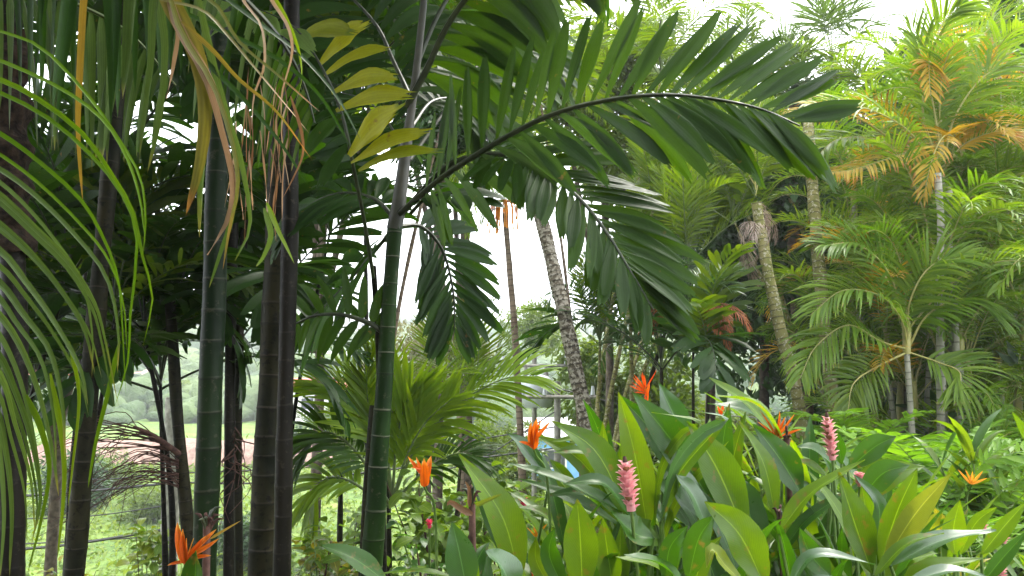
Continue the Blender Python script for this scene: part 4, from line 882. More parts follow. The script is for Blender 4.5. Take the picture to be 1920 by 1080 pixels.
# ---- dark broad leaved young palms filling the shade behind the trunks
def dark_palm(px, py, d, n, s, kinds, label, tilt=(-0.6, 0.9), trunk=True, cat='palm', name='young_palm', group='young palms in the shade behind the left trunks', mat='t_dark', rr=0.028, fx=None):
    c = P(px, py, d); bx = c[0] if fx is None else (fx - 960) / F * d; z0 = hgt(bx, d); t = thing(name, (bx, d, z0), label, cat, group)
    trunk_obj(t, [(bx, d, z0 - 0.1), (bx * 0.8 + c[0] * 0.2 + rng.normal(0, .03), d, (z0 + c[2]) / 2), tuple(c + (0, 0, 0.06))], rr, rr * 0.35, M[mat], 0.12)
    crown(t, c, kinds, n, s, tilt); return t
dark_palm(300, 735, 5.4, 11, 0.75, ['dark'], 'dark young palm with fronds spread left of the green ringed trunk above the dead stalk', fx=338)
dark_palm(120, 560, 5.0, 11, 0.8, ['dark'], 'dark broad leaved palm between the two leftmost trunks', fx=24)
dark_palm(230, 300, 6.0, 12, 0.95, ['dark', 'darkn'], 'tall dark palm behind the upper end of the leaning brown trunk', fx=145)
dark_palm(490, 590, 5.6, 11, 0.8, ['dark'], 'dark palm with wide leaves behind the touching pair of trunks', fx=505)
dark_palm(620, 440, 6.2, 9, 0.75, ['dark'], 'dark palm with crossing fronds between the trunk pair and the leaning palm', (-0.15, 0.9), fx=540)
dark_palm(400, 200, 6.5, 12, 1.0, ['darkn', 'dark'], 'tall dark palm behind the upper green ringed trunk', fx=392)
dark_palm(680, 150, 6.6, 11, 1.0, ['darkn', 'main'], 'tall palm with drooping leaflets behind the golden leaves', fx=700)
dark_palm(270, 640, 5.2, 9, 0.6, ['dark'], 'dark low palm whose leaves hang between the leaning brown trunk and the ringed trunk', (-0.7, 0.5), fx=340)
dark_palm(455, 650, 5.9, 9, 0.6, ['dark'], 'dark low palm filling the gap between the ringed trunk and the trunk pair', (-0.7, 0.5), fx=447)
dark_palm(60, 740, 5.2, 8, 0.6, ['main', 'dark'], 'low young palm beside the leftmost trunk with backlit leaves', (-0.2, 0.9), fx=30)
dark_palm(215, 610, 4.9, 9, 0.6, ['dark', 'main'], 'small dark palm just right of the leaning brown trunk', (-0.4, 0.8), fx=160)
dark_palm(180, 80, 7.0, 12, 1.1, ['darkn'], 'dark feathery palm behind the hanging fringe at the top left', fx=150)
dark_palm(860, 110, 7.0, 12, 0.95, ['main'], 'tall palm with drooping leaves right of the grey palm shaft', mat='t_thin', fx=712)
dark_palm(990, 40, 9.0, 11, 0.8, ['main', 'coco'], 'tall palm with backlit yellow leaves above the slim far palm', mat='t_thin', fx=1098)

# ---- mid distance young palms
MP = dark_palm(728, 905, 6.3, 6, 0.7, ['young'], 'young bright green feather palm behind the leaning ringed trunk', (0.0, 1.15), name='feather_palm', group='feather palms in the middle distance', mat='t_brown', rr=0.04)
dark_palm(640, 880, 6.8, 6, 0.7, ['young'], 'bright feather palm left of the leaning ringed trunk', (-0.5, 0.4), name='feather_palm', group='feather palms in the middle distance', mat='t_brown', rr=0.04)
PQ = P(860, 790, 7.5)
dark_palm(870, 800, 7.8, 8, 0.75, ['young'], 'small bright feather palm under the dark hanging frond', (0.2, 1.1), name='feather_palm', group='feather palms in the middle distance', mat='t_brown', rr=0.035)
dark_palm(1125, 650, 9.5, 11, 0.75, ['bluish', 'young'], 'feather palm with bluish leaves just right of the patchy leaning trunk', (-0.5, 1.0), name='feather_palm', group='feather palms in the middle distance', mat='t_moss', rr=0.04)
dark_palm(1180, 540, 9.8, 11, 0.7, ['young', 'bluish'], 'taller feather palm on a dark trunk behind the hanging middle frond', (-0.6, 0.9), name='feather_palm', group='feather palms in the middle distance', mat='t_moss', rr=0.05)
dark_palm(1240, 700, 8.6, 9, 0.9, ['dark', 'bluish'], 'low dark palm behind the scarlet flower', (-0.5, 0.7), name='feather_palm', group='feather palms in the middle distance', mat='t_brown', rr=0.05)
dark_palm(1300, 480, 11.0, 11, 0.8, ['young', 'main'], 'bright palm between the hanging frond and the mossy trunk', (-0.4, 1.0), name='feather_palm', group='feather palms in the middle distance', mat='t_moss', rr=0.045, fx=1100)
dark_palm(1310, 360, 12.0, 11, 0.9, ['coco', 'main'], 'tall palm crown below the tip of the long green frond', (-0.4, 1.0), name='feather_palm', group='feather palms in the middle distance', mat='t_moss', rr=0.05, fx=1110)
dark_palm(1240, 150, 12.0, 11, 0.8, ['coco', 'young'], 'bright palm crown against the sky behind the long frond', (-0.3, 1.0), name='feather_palm', group='feather palms in the middle distance', mat='t_moss', rr=0.05, fx=1095)
dark_palm(1390, 170, 13.0, 11, 0.8, ['coco', 'young'], 'pale palm crown behind the tip of the long frond', (-0.3, 1.0), name='feather_palm', group='feather palms in the middle distance', mat='t_moss', rr=0.05, fx=1560)

yg = dict(mat=M['youngb'], rmat=M['rachis'], kind='lance', ncol=3, nseg=6, split=False, fold=0.25, lift=0.1)
def pq(th, pts, d, **kw): return frond(th, [P(x, y, d + 0.15 * i * kw.get('dz', 0)) for i, (x, y) in enumerate(pts)], **{k: v for k, v in {**yg, **kw}.items() if k != 'dz'})
for pts, kw in (([(735, 940), (716, 830), (665, 745), (590, 715)], dict(n=26, L=0.52, Wd=0.045, up=(0, -0.6, 1), a0=55, a1=25, grav=0.3)),
                ([(735, 940), (742, 850), (752, 785), (768, 735)], dict(n=24, L=0.55, Wd=0.05, up=(0.2, -1, 0.3), a0=45, a1=15, grav=0.2)),
                ([(735, 940), (726, 850), (708, 775), (694, 725)], dict(n=24, L=0.42, Wd=0.048, up=(0.3, -1, 0.1), a0=42, a1=15, grav=0.1)),
                ([(735, 940), (765, 850), (800, 790), (850, 745)], dict(n=26, L=0.42, Wd=0.045, up=(0.1, -1, 0.4), a0=48, a1=18, grav=0.2)),
                ([(735, 940), (775, 850), (850, 765), (940, 712), (1010, 705)], dict(n=34, L=0.50, Wd=0.042, up=(0, -0.7, 1), a0=58, a1=28, grav=0.5)),
                ([(735, 945), (800, 880), (860, 850), (905, 868)], dict(n=24, L=0.42, Wd=0.04, up=(0, -0.5, 1), a0=58, a1=28, grav=0.7, mat=M['main'])),
                ([(730, 945), (670, 850), (610, 810), (560, 850)], dict(n=28, L=0.5, Wd=0.045, up=(0, -0.7, 1), a0=58, a1=28, grav=0.7, mat=M['main'])),
                ([(730, 950), (650, 900), (600, 905), (575, 960)], dict(n=24, L=0.42, Wd=0.045, up=(0, -0.8, 1), a0=58, a1=28, grav=0.9)),
                ):
    pq(MP, pts, 6.0, t0=0.22, r0=0.014, **kw)
mg = 'bright young palms between the leaning trunks'
dark_palm(1290, 500, 9.0, 9, 0.75, ['young'], 'bright young palm behind the lower half of the hanging middle frond', (-0.3, 0.9), name='young_feather_palm', group=mg, mat='t_brown', rr=0.04, fx=1180)
dark_palm(1375, 420, 10.0, 9, 0.8, ['young', 'mainb'] if 'mainb' in FR else ['young', 'main'], 'bright broad leaved palm left of the skirt of grey dead fronds', (-0.3, 0.9), name='young_feather_palm', group=mg, mat='t_moss', rr=0.04, fx=1500)
dark_palm(1225, 400, 10.5, 10, 0.8, ['young'], 'bright feather palm behind the bend of the middle frond', (-0.4, 0.9), name='young_feather_palm', group=mg, mat='t_moss', rr=0.05, fx=1105)
dark_palm(1350, 300, 11.0, 10, 0.8, ['canel', 'young'], 'bright palm just under the tip of the long green frond', (-0.4, 0.9), name='young_feather_palm', group=mg, mat='t_moss', rr=0.05, fx=1505)
dark_palm(1330, 690, 8.0, 9, 0.65, ['main', 'bluish'], 'low dark green palm behind the tall ginger leaves left of the mossy trunk', (-0.2, 0.8), name='young_feather_palm', group=mg, mat='t_brown', rr=0.03)
# coconut like palm with patchy leaning trunk
CT = px_trunk('coconut_palm', [(1108, 830, 8.6), (1085, 720, 8.7), (1060, 600, 8.8), (1030, 470, 9.0), (1005, 380, 9.1), (990, 330, 9.2)], 34, 22, 't_coco', 'tall palm with a patchy grey leaning trunk in the middle', internode=0.09, flare=0.10, basal=0.03)
crown(CT, P(985, 318, 9.2), ['coco'], 12, 0.42, (-1.0, 0.7))
ST = px_trunk('slim_palm', [(984, 1000, 12.5), (975, 800, 12.6), (965, 620, 12.8), (955, 500, 13), (947, 400, 13)], 15, 11, 't_thin', 'slim straight palm against the sky with orange fruit strings', internode=0.13, flare=0.05)
crown(ST, P(946, 390, 13), ['coco'], 9, 0.3, (-1.1, 0.6))
for k in range(26):
    s = P(946 + rng.normal(0, 3), 378, 13); a = rng.uniform(0, 6.28); r = rng.uniform(0.08, 0.22)
    e = [s, s + np.array([math.cos(a) * r, math.sin(a) * r, -0.02]), s + np.array([math.cos(a) * r * 1.2, math.sin(a) * r * 1.2, -rng.uniform(0.25, 0.55)])]
    V, Fq, U = tube(spline(e, 8), 0.012 + 0.005 * np.sin(np.arange(8) * 3), 5); link('fruit_string', mesh('fruit_string', V - np.array(ST.location), Fq, M['apricot'], U), ST)
# trunk at (860,700) behind
px_trunk('slim_palm', [(868, 880, 14), (862, 740, 14), (858, 640, 14)], 18, 14, 't_thin', 'short pale trunk behind the hanging dark frond', internode=0.13)

# mossy trunks on the right
MT = px_trunk('mossy_palm', [(1512, 860, 7.9), (1494, 740, 7.9), (1464, 620, 8.0), (1440, 510, 8.1), (1426, 430, 8.2), (1418, 380, 8.2)], 25, 20, 't_moss', 'leaning mossy yellow green palm trunk with a grey skirt of dead fronds', internode=0.10, flare=0.05)
crown(MT, P(1417, 370, 8.2), ['cane', 'young'], 8, 0.6, (-0.2, 1.0))
for k in range(8): place_frond(MT, random.choice(FR['ash']), P(1418, 385 + rng.uniform(-10, 60), 8.2), rng.uniform(0, 6.28), rng.uniform(-0.9, 0.4), rng.uniform(0.35, 0.62))
MT2 = px_trunk('mossy_palm', [(1572, 850, 8.6), (1560, 740, 8.6), (1545, 600, 8.7), (1534, 480, 8.8), (1522, 330, 9.2), (1512, 180, 9.6)], 24, 20, 't_moss', 'straighter mossy trunk right of the leaning mossy one', internode=0.12, flare=0.05)
crown(MT2, P(1512, 190, 12.5), ['fan'], 8, 0.6, (-1.0, 0.3))
RD = dark_palm(1300, 640, 8.4, 3, 0.5, ['young'], 'small palm with rust red dead fronds left of the mossy trunk', (-0.2, 0.9), name='rusty_palm', group=None, mat='t_brown')
for k in range(9): place_frond(RD, random.choice(FR['red']), P(1300, 600 + rng.uniform(-10, 20), 8.1), rng.uniform(-1.2, 0.3) + (3.1 if k % 4 == 0 else 0), rng.uniform(0.0, 0.5), rng.uniform(0.45, 0.65))

# spiky crowns against the sky
def spiky(px, py, d, n, s, label):
    c = P(px, py, d); z0 = hgt(c[0], d); t = thing('spiky_palm', (c[0], d, z0), label, 'palm', 'spiky crowned palms against the sky')
    trunk_obj(t, [(c[0] + 0.1, d, z0 - 0.1), (c[0] - 0.1, d, (z0 + c[2]) / 2), tuple(c)], 0.11, 0.09, M['t_thin'], 0.14)
    crown(t, c, ['fan'], n, s, (-1.3, 1.2)); return t
spiky(1560, 120, 13.5, 26, 0.85, 'spiky crowned palm highest against the sky, left of the golden canes')
spiky(1490, 190, 13.2, 22, 0.8, 'spiky crowned palm beside the tip of the long frond, lower than its neighbour')

# golden cane palms
def cane_palm(px, py, d, canes, label, s=1.0, nf=6, gold=0.25, lime=0.2, spread=0.5, white=None):
    c = P(px, py, d); z0 = hgt(c[0], d); t = thing('golden_cane_palm', (c[0], d, z0), label, 'palm', 'golden cane palms of the right grove')
    for k in range(canes):
        a = rng.uniform(0, 6.28); r = spread * rng.uniform(0.1, 1) if k else 0.0
        top = np.array([c[0] + r * math.cos(a), d + r * math.sin(a), c[2] - (0 if k == 0 else rng.uniform(0, 0.55) * (c[2] - z0) * 0.9)])
        ft = np.array([c[0] + 0.3 * r * math.cos(a), d + 0.3 * r * math.sin(a), z0 - 0.1])
        trunk_obj(t, [ft, (ft + top) / 2 + (0.02, 0, 0), top], 0.036, 0.026, M['t_white'], 0.13, 0.08, name='cane', sides=10)
        tube_obj('crownshaft', [top - (0, 0, 0.02), top + (0.01, 0, 0.18), top + (0.02, 0, 0.42)], [0.036, 0.042, 0.022], M['rachisy'], t, 8)
        n = nf + rng.integers(-1, 2); a0 = rng.uniform(0, 6.28)
        for i in range(n):
            q = i / max(1, n - 1); u = rng.random(); kk = 'caneg' if (u < gold and q < 0.6) else ('canel' if u < gold + lime else 'cane')
            place_frond(t, random.choice(FR[kk]), top + (0.01, 0, 0.2 + 0.2 * q), a0 + i * 2.399, -0.35 + 0.8 * q + rng.normal(0, .08), s * rng.uniform(0.8, 1.1), rng.uniform(-.3, .3))
    for k in range(5 if c[2] - z0 < 3.0 else 7):
        a = rng.uniform(0, 6.28); place_frond(t, random.choice(FR[random.choice(['cane', 'cane', 'canel'])]), np.array([c[0] + 0.35 * math.cos(a), d + 0.35 * math.sin(a), z0 + rng.uniform(0.0, 0.9)]), a, rng.uniform(-0.1, 0.3), s * rng.uniform(0.7, 1.0), rng.uniform(-.3, .3))
    return t
cane_palm(1757, 330, 9.0, 5, 'tall golden cane palm with two white canes below its crown at the upper right', 0.95, 8, 0.3, 0.15, 0.4)
cane_palm(1782, 345, 9.3, 2, 'golden cane palm leaning against the tallest one, its cane just to the right', 0.9, 6, 0.2, 0.2, 0.3)
cane_palm(1600, 380, 10.5, 4, 'golden cane palm with the orange yellow fronds, behind the tip of the long frond', 0.85, 7, 0.6, 0.1, 0.5)
cane_palm(1900, 260, 10.0, 5, 'golden cane palm at the upper right edge with orange dry fronds', 0.95, 7, 0.45, 0.1, 0.5)
cane_palm(1690, 560, 8.6, 4, 'lower golden cane palm with bright lime fronds left of the single white cane', 0.8, 7, 0.08, 0.45, 0.5)
cane_palm(1757, 565, 7.9, 1, 'golden cane palm with a single white cane halfway up the right grove', 0.8, 6, 0.1, 0.2, 0.5)
cane_palm(1860, 480, 8.8, 5, 'dense golden cane palm at the right edge at mid height', 0.9, 7, 0.12, 0.2, 0.6)
cane_palm(1600, 600, 9.8, 4, 'golden cane palm in front of the straight mossy trunk', 0.8, 6, 0.1, 0.3, 0.5)
cane_palm(1800, 680, 8.0, 4, 'low golden cane palm with open fan like fronds above the ferns', 0.7, 6, 0.06, 0.25, 0.5)
cane_palm(1920, 640, 8.0, 5, 'low dense golden cane palm at the right edge above the ferns', 0.8, 6, 0.06, 0.2, 0.6)
cane_palm(1700, 700, 8.6, 4, 'low golden cane palm at the foot of the right grove', 0.7, 6, 0.06, 0.3, 0.5)
cane_palm(1840, 360, 11.5, 4, 'golden cane palm in the back row of the right grove', 1.0, 7, 0.25, 0.1, 0.6)
cane_palm(1700, 260, 12.0, 2, 'back row golden cane palm with feathery fronds against the sky', 1.0, 7, 0.2, 0.2, 0.6)
UC = cane_palm(1765, 330, 8.4, 1, 'foremost golden cane palm at the upper right with long arching yellow tipped fronds', 0.75, 3, 0.1, 0.2, 0.2)
for pts in ([(1758, 325, 7.7), (1764, 420, 7.7), (1762, 560, 7.7), (1758, 790, 7.6)], [(1780, 350, 7.9), (1778, 440, 7.9), (1790, 600, 7.9), (1795, 800, 7.8)]):
    c_ = [P(*q_) for q_ in pts][::-1]; c_[0][2] = hgt(c_[0][0], c_[0][1]) - 0.05; trunk_obj(UC, c_, 0.040, 0.034, M['t_white'], 0.13, 0.08, name='cane', sides=10)
cn = dict(rmat=M['rachisy'], mat=M['cane'], Wd=0.034, fold=0.3, lift=0.25, grav=0.9)
for pts, kw in (([(1762, 325), (1740, 290), (1690, 235), (1610, 200), (1510, 195)], dict(n=46, L=0.62, up=(0, -0.6, 1), a0=62, a1=25)),
                ([(1680, 268), (1620, 228), (1560, 205), (1500, 212)], dict(n=26, L=0.50, up=(0, -0.6, 1), a0=62, a1=25, mat=M['gold'])),
                ([(1720, 300), (1640, 262), (1570, 262), (1525, 300)], dict(n=30, L=0.45, up=(0, -0.6, 1), a0=62, a1=25, mat=M['lime'])),
                ([(1765, 320), (1755, 230), (1735, 130), (1705, 45)], dict(n=42, L=0.55, up=(0.2, -1, 0.3), a0=55, a1=22, grav=0.6)),
                ([(1762, 325), (1745, 280), (1690, 290), (1600, 318), (1545, 325)], dict(n=38, L=0.42, up=(0, -0.4, 1), a0=70, a1=40, mat=M['gold'], grav=1.2)),
                ([(1768, 320), (1790, 220), (1850, 140), (1920, 130)], dict(n=42, L=0.58, up=(0, -0.6, 1), a0=60, a1=25, mat=M['cane'])),
                ([(1768, 320), (1755, 210), (1748, 130), (1742, 120), (1744, 180)], dict(n=30, L=0.38, up=(0, -1, 0.2), a0=60, a1=30, mat=M['gold'], grav=0.6)),
                ([(1770, 320), (1810, 270), (1880, 250), (1940, 300)], dict(n=40, L=0.55, up=(0, -0.6, 1), a0=60, a1=25, mat=M['gold'])),
                ([(1765, 325), (1730, 200), (1760, 60), (1800, 10)], dict(n=40, L=0.5, up=(0.1, -1, 0.3), a0=55, a1=20))):
    frond(UC, [P(x, y, 8.4 - 0.12 * i) for i, (x, y) in enumerate(pts)], **{**yg, **cn, **kw, 't0': 0.25, 'r0': 0.014})
LC = cane_palm(1700, 660, 7.6, 1, 'foremost low golden cane palm with long lime fronds arching left over the shade', 0.7, 2, 0.0, 0.4, 0.2)
for pts, kw in (([(1702, 655), (1690, 600), (1650, 555), (1580, 545), (1520, 590)], dict(n=46, L=0.50, up=(0, -0.6, 1), a0=62, a1=25)),
                ([(1702, 655), (1670, 520), (1610, 460), (1540, 460)], dict(n=42, L=0.50, up=(0, -0.7, 1), a0=60, a1=25, mat=M['lime'])),
                ([(1702, 655), (1650, 640), (1590, 610), (1530, 650), (1500, 710)], dict(n=44, L=0.45, up=(0, -0.6, 1), a0=62, a1=28, grav=1.2)),
                ([(1702, 655), (1705, 570), (1745, 500), (1820, 480)], dict(n=42, L=0.5, up=(0, -0.7, 1), a0=60, a1=25)),
                ([(1702, 655), (1740, 590), (1810, 560), (1880, 600)], dict(n=42, L=0.48, up=(0, -0.6, 1), a0=60, a1=25, mat=M['lime'])),
                ([(1702, 660), (1760, 680), (1800, 700), (1790, 750)], dict(n=30, L=0.45, up=(0, -1, 0.5), a0=65, a1=30)),
                ([(1702, 660), (1640, 690), (1600, 720), (1590, 770)], dict(n=30, L=0.42, up=(0, -1, 0.5), a0=65, a1=30, mat=M['young']))):
    frond(LC, [P(x, y, 7.6 - 0.12 * i) for i, (x, y) in enumerate(pts)], **{**yg, **cn, **kw, 't0': 0.2, 'r0': 0.013})
# orange dried fronds near the top right
DR = dark_palm(1875, 150, 9.6, 4, 0.8, ['cane'], 'palm top with hanging rust orange dry fronds at the upper right', (0.0, 0.9), name='dry_topped_palm', group=None, mat='t_white')
for k in range(8): place_frond(DR, random.choice(FR['red'] + FR['caneg'] + FR['ash']), P(1880, 150, 9.6), rng.uniform(0, 6.28), rng.uniform(-0.5, 0.1), rng.uniform(0.5, 0.8))

# ------------------------------------------------------------------ unseen palms and trees added around the camera to shade the left
for i, (x, y, z, n, l) in enumerate([(-2.6, -0.6, 4.4, 12, 'unseen dark palm added behind the camera on the left for shade'), (-1.0, -1.8, 4.9, 12, 'unseen dark palm added straight behind the camera for shade'),
                                    (-3.4, 2.0, 4.8, 12, 'unseen dark palm added just outside the left edge for shade'), (0.9, -1.2, 5.0, 11, 'unseen dark palm added behind the camera on the right for shade')]):
    t = thing('unseen_shade_palm', (x, y, hgt(x, y)), l, 'palm', 'unseen palms added around the camera for shade')
    trunk_obj(t, [(x, y, -0.1), (x + .03, y, z / 2), (x, y, z)], 0.06, 0.045, M['t_dark']); crown(t, (x, y, z), ['dark', 'darkn'], n, 1.25, (-0.5, 0.6))

for i, (x, y, z, s) in enumerate([(-2.2, -3.6, 3.2, 1.5), (-5.0, -1.5, 3.4, 1.6), (-0.2, -4.4, 3.6, 1.5)]):  # added foliage screen, out of view, stops low light from behind
    t = thing('tree', (x, y, hgt(x, y)), ['unseen dark leafy tree added behind the camera to block light', 'unseen dark leafy tree added left of the camera to block light', 'unseen dark leafy tree added farther behind the camera to block light'][i], 'tree', 'broadleaf trees behind the palms')
    tube_obj('trunk', [(x, y, -0.2), (x + 0.1, y, z / 2), (x, y, z)], [0.16, 0.12, 0.06], M['bark'], t, 10)
    for k in range(5):
        o = link('crown', random.choice(TREE['dark']), t); o.location = (rng.normal(0, 1.2), rng.normal(0, 0.7), z + rng.uniform(-1.8, 1.0)); o.scale = (s, s * 0.8, s); o.rotation_euler = (0, 0, rng.uniform(0, 6))
# ------------------------------------------------------------------ ginger and heliconia bed
def plant(px, d, label, cat='ginger plant', name='ginger_plant', group='broad leaved plants of the front bed'):
    x = (px - 960) / F * d; return thing(name, (x, d, hgt(x, d)), label, cat, group)
def stem_to(t, p, r=0.012, bow=0.04):
    b = np.array(t.location) + np.array([rng.normal(0, 0.05), rng.normal(0, 0.05), -0.03]); m = (b + p) / 2 + np.array([rng.normal(0, bow), rng.normal(0, bow), 0])
    tube_obj('stem', spline([b, m, p], 10), np.linspace(r * 1.2, r * 0.6, 10), M['stem'], t, 7)
def big(t, pts, w, mat, d=None, stem=True, **kw):
    if stem and not kw.get('twin') and rng.random() < 0.95:
        ox, oy = rng.uniform(-45, 45), rng.uniform(0, 55); big(t, [(x + ox * (0.3 + 0.35 * i), y + oy) for i, (x, y) in enumerate(pts)], w * rng.uniform(0.7, 0.95), random.choice(['ginger', 'ginger', 'gdark', mat]), d + 0.18, twin=1, face=kw.get('face', (0, -0.8, 0.6)))
    kw.pop('twin', None); w = w * 0.76
    pp = [(x, y, d + 0.06 * i * (1 if kw.get('back') else -0.3)) if len((x, y)) == 2 else None for i, (x, y) in enumerate(pts)]; kw.pop('back', None)
    o = blade(t, pp, w, M[mat], nseg=11, ncol=7, kind='broad', fold=kw.pop('fold', 0.34), roll=kw.pop('roll', rng.uniform(-.35, .35)), wave=kw.pop('wave', 0.05), face=kw.pop('face', (0, -0.8, 0.6)))
    if stem: stem_to(t, P(*pp[0]), 0.009)
    V = P(*pp[0]); return o
B1 = plant(1200, 3.0, 'ginger plant with the pink cone flower in front of its tall pale leaf')
big(B1, [(1215, 1000), (1192, 860), (1160, 735)], 74, 'ginger', 2.9, roll=0.15)
big(B1, [(1185, 985), (1120, 850), (1035, 790)], 72, 'ginger', 2.85)
big(B1, [(1165, 960), (1060, 905), (955, 868)], 50, 'gdark', 2.8, face=(0, -0.3, 1))
big(B1, [(1185, 970), (1130, 905), (1050, 908)], 44, 'gdark', 2.75, face=(0, -0.4, 1))
big(B1, [(1130, 860), (1080, 845), (1035, 850)], 28, 'ginger', 2.95, stem=False, face=(0, -0.5, 1))
big(B1, [(1130, 830), (1090, 822), (1033, 828)], 24, 'ginger', 3.0, stem=False, face=(0, -0.5, 1))
big(B1, [(1225, 1010), (1190, 1000), (1145, 960)], 86, 'gdark', 2.6, face=(0.3, -0.5, 0.8))
big(B1, [(1140, 960), (1134, 860), (1130, 790)], 34, 'ginger', 3.05)
B2 = plant(1330, 3.0, 'tall ginger plant with a huge dark leaf standing beside the scarlet flower')
big(B2, [(1345, 960), (1262, 830), (1185, 735)], 92, 'gdark', 2.9, roll=0.2)
big(B2, [(1400, 1010), (1345, 880), (1288, 790)], 96, 'ginger', 2.8)
big(B2, [(1300, 850), (1262, 775), (1235, 718)], 64, 'gsheen', 3.05)
big(B2, [(1360, 950), (1354, 850), (1368, 755)], 52, 'gdark', 3.0)
big(B2, [(1238, 980), (1262, 880), (1312, 815), (1362, 785), (1285, 768)], 30, 'gsheen', 2.7, roll=-0.4, face=(0.3, -0.6, 0.7))
big(B2, [(1240, 975), (1272, 890), (1330, 820), (1372, 775)], 34, 'ginger', 2.72)
B3 = plant(1450, 3.1, 'tall ginger plant below the orange heliconia with long arching leaves')
big(B3, [(1455, 975), (1432, 870), (1385, 790)], 54, 'ginger', 2.9, roll=-0.3)
big(B3, [(1505, 930), (1462, 860), (1412, 795)], 78, 'gdark', 3.0)
big(B3, [(1478, 850), (1410, 765), (1330, 708)], 48, 'ginger', 3.2, face=(0, -0.4, 1))
big(B3, [(1472, 830), (1420, 760), (1345, 742)], 54, 'ginger', 3.1, face=(0, -0.4, 1))
big(B3, [(1430, 1090), (1385, 1000), (1322, 940)], 96, 'ginger', 2.4, roll=0.2)
big(B3, [(1400, 1100), (1360, 1060), (1335, 1030), (1325, 1065)], 40, 'gyell', 2.3, stem=False)
big(B3, [(1425, 1040), (1402, 950), (1388, 895)], 84, 'gsheen', 2.95)
B4 = plant(1270, 2.7, 'plant with bluish sky sheen tinted into its leaves in the shade in front of the tall ginger leaves')
big(B4, [(1310, 970), (1278, 905), (1262, 875)], 70, 'gsheen', 2.75)
big(B4, [(1330, 1000), (1300, 930), (1268, 890)], 60, 'gsheen', 2.7, face=(0.4, -0.5, 0.6))
big(B4, [(1290, 1090), (1310, 1010), (1342, 965)], 60, 'gdark', 2.4)
big(B4, [(1250, 1095), (1255, 1030), (1290, 985)], 50, 'gdark', 2.35)
big(B4, [(1290, 1110), (1240, 1060), (1170, 1040)], 60, 'gdark', 2.3, face=(0, -0.4, 1))
B5 = plant(1520, 2.9, 'ginger plant with a bright arching leaf reaching right under the pink spike')
big(B5, [(1460, 1000), (1520, 925), (1622, 862)], 50, 'ginger', 2.7, face=(0, -0.5, 0.9), roll=0.3)
big(B5, [(1590, 880), (1640, 838), (1680, 818)], 56, 'gdark', 3.1)
big(B5, [(1568, 880), (1530, 845), (1495, 838)], 46, 'gdark', 3.1, face=(0, -0.5, 1))
big(B5, [(1560, 905), (1520, 875), (1490, 862)], 40, 'ginger', 3.05, face=(0, -0.5, 1))
big(B5, [(1578, 870), (1572, 835), (1568, 808)], 30, 'gdark', 3.1)
big(B5, [(1480, 1095), (1530, 1040), (1640, 1058)], 40, 'gsheen', 2.3, face=(0, -0.4, 1))
B6 = plant(1640, 2.9, 'ginger plant with several upright yellow green leaves in the lower right')
big(B6, [(1635, 1075), (1602, 980), (1572, 885)], 86, 'ginger', 2.7)
big(B6, [(1640, 1040), (1648, 950), (1602, 890)], 44, 'gsheen', 2.75)
big(B6, [(1650, 1060), (1682, 960), (1720, 878)], 66, 'ginger', 2.65)
big(B6, [(1655, 1060), (1715, 965), (1782, 888)], 56, 'gyell', 2.6)
big(B6, [(1615, 935), (1655, 888), (1706, 872)], 60, 'gdark', 3.0)
big(B6, [(1640, 1080), (1700, 1020), (1770, 1000)], 40, 'ginger', 2.5, face=(0, -0.4, 1))
big(B6, [(1560, 1085), (1520, 1040), (1500, 990)], 60, 'gdark', 2.55)
B7 = plant(1760, 2.8, 'low plant with pale glossy leaves spreading right in the bottom corner')
big(B7, [(1670, 1062), (1760, 1015), (1868, 994)], 58, 'gsheen', 2.5, face=(0, -0.4, 1))
big(B7, [(1690, 1095), (1780, 1070), (1852, 1082)], 40, 'gsheen', 2.4, face=(0, -0.4, 1))
big(B7, [(1790, 1040), (1788, 990), (1800, 938)], 56, 'ginger', 2.8)
big(B7, [(1762, 1025), (1745, 990), (1768, 958)], 40, 'gyell', 2.8)
big(B7, [(1840, 1040), (1880, 990), (1925, 940)], 40, 'ginger', 2.8)
big(B7, [(1800, 1040), (1830, 980), (1870, 950)], 36, 'ginger', 2.9)
B8 = plant(930, 2.9, 'plant with one very tall upright pale leaf right of the dry seed head')
big(B8, [(975, 1090), (940, 965), (860, 852)], 88, 'ginger', 2.75, roll=-0.2)
big(B8, [(960, 1060), (925, 960), (885, 900)], 60, 'gsheen', 2.85)
big(B8, [(1060, 1005), (1015, 962), (962, 950)], 36, 'ginger', 3.0, face=(0, -0.5, 1))
B9 = plant(870, 2.4, 'two rounded glossy leaves at the bottom below the dry seed head', 'heliconia', 'heliconia_plant')
big(B9, [(876, 1110), (862, 1040), (848, 978)], 78, 'gsheen', 2.3)
big(B9, [(962, 1115), (942, 1065), (912, 1032)], 92, 'gsheen', 2.2, face=(0, -0.6, 0.8))
B10 = plant(1085, 2.5, 'broad glossy upright leaf below the pink cone flower')
big(B10, [(1092, 1110), (1088, 1010), (1082, 935)], 84, 'ginger', 2.45, roll=0.1)
big(B10, [(1150, 1110), (1140, 1040), (1130, 970)], 60, 'ginger', 2.6)
big(B10, [(1060, 1110), (1030, 1040), (1040, 990)], 50, 'gdark', 2.55)
B11 = plant(700, 2.6, 'low plant with a pointed green leaf at the foot of the leaning ringed trunk', 'heliconia', 'heliconia_plant')
big(B11, [(725, 1092), (665, 1048), (603, 1022)], 58, 'gdark', 2.4, face=(0, -0.5, 0.9))
big(B11, [(860, 1085), (785, 1072), (712, 1076)], 30, 'ginger', 2.3, face=(0, -0.3, 1))
B12 = plant(362, 2.6, 'heliconia with a dark rounded leaf and an orange flower before the green ringed trunk', 'heliconia', 'heliconia_plant')
big(B12, [(362, 1130), (366, 1085), (368, 1032)], 76, 'gdark', 2.3)
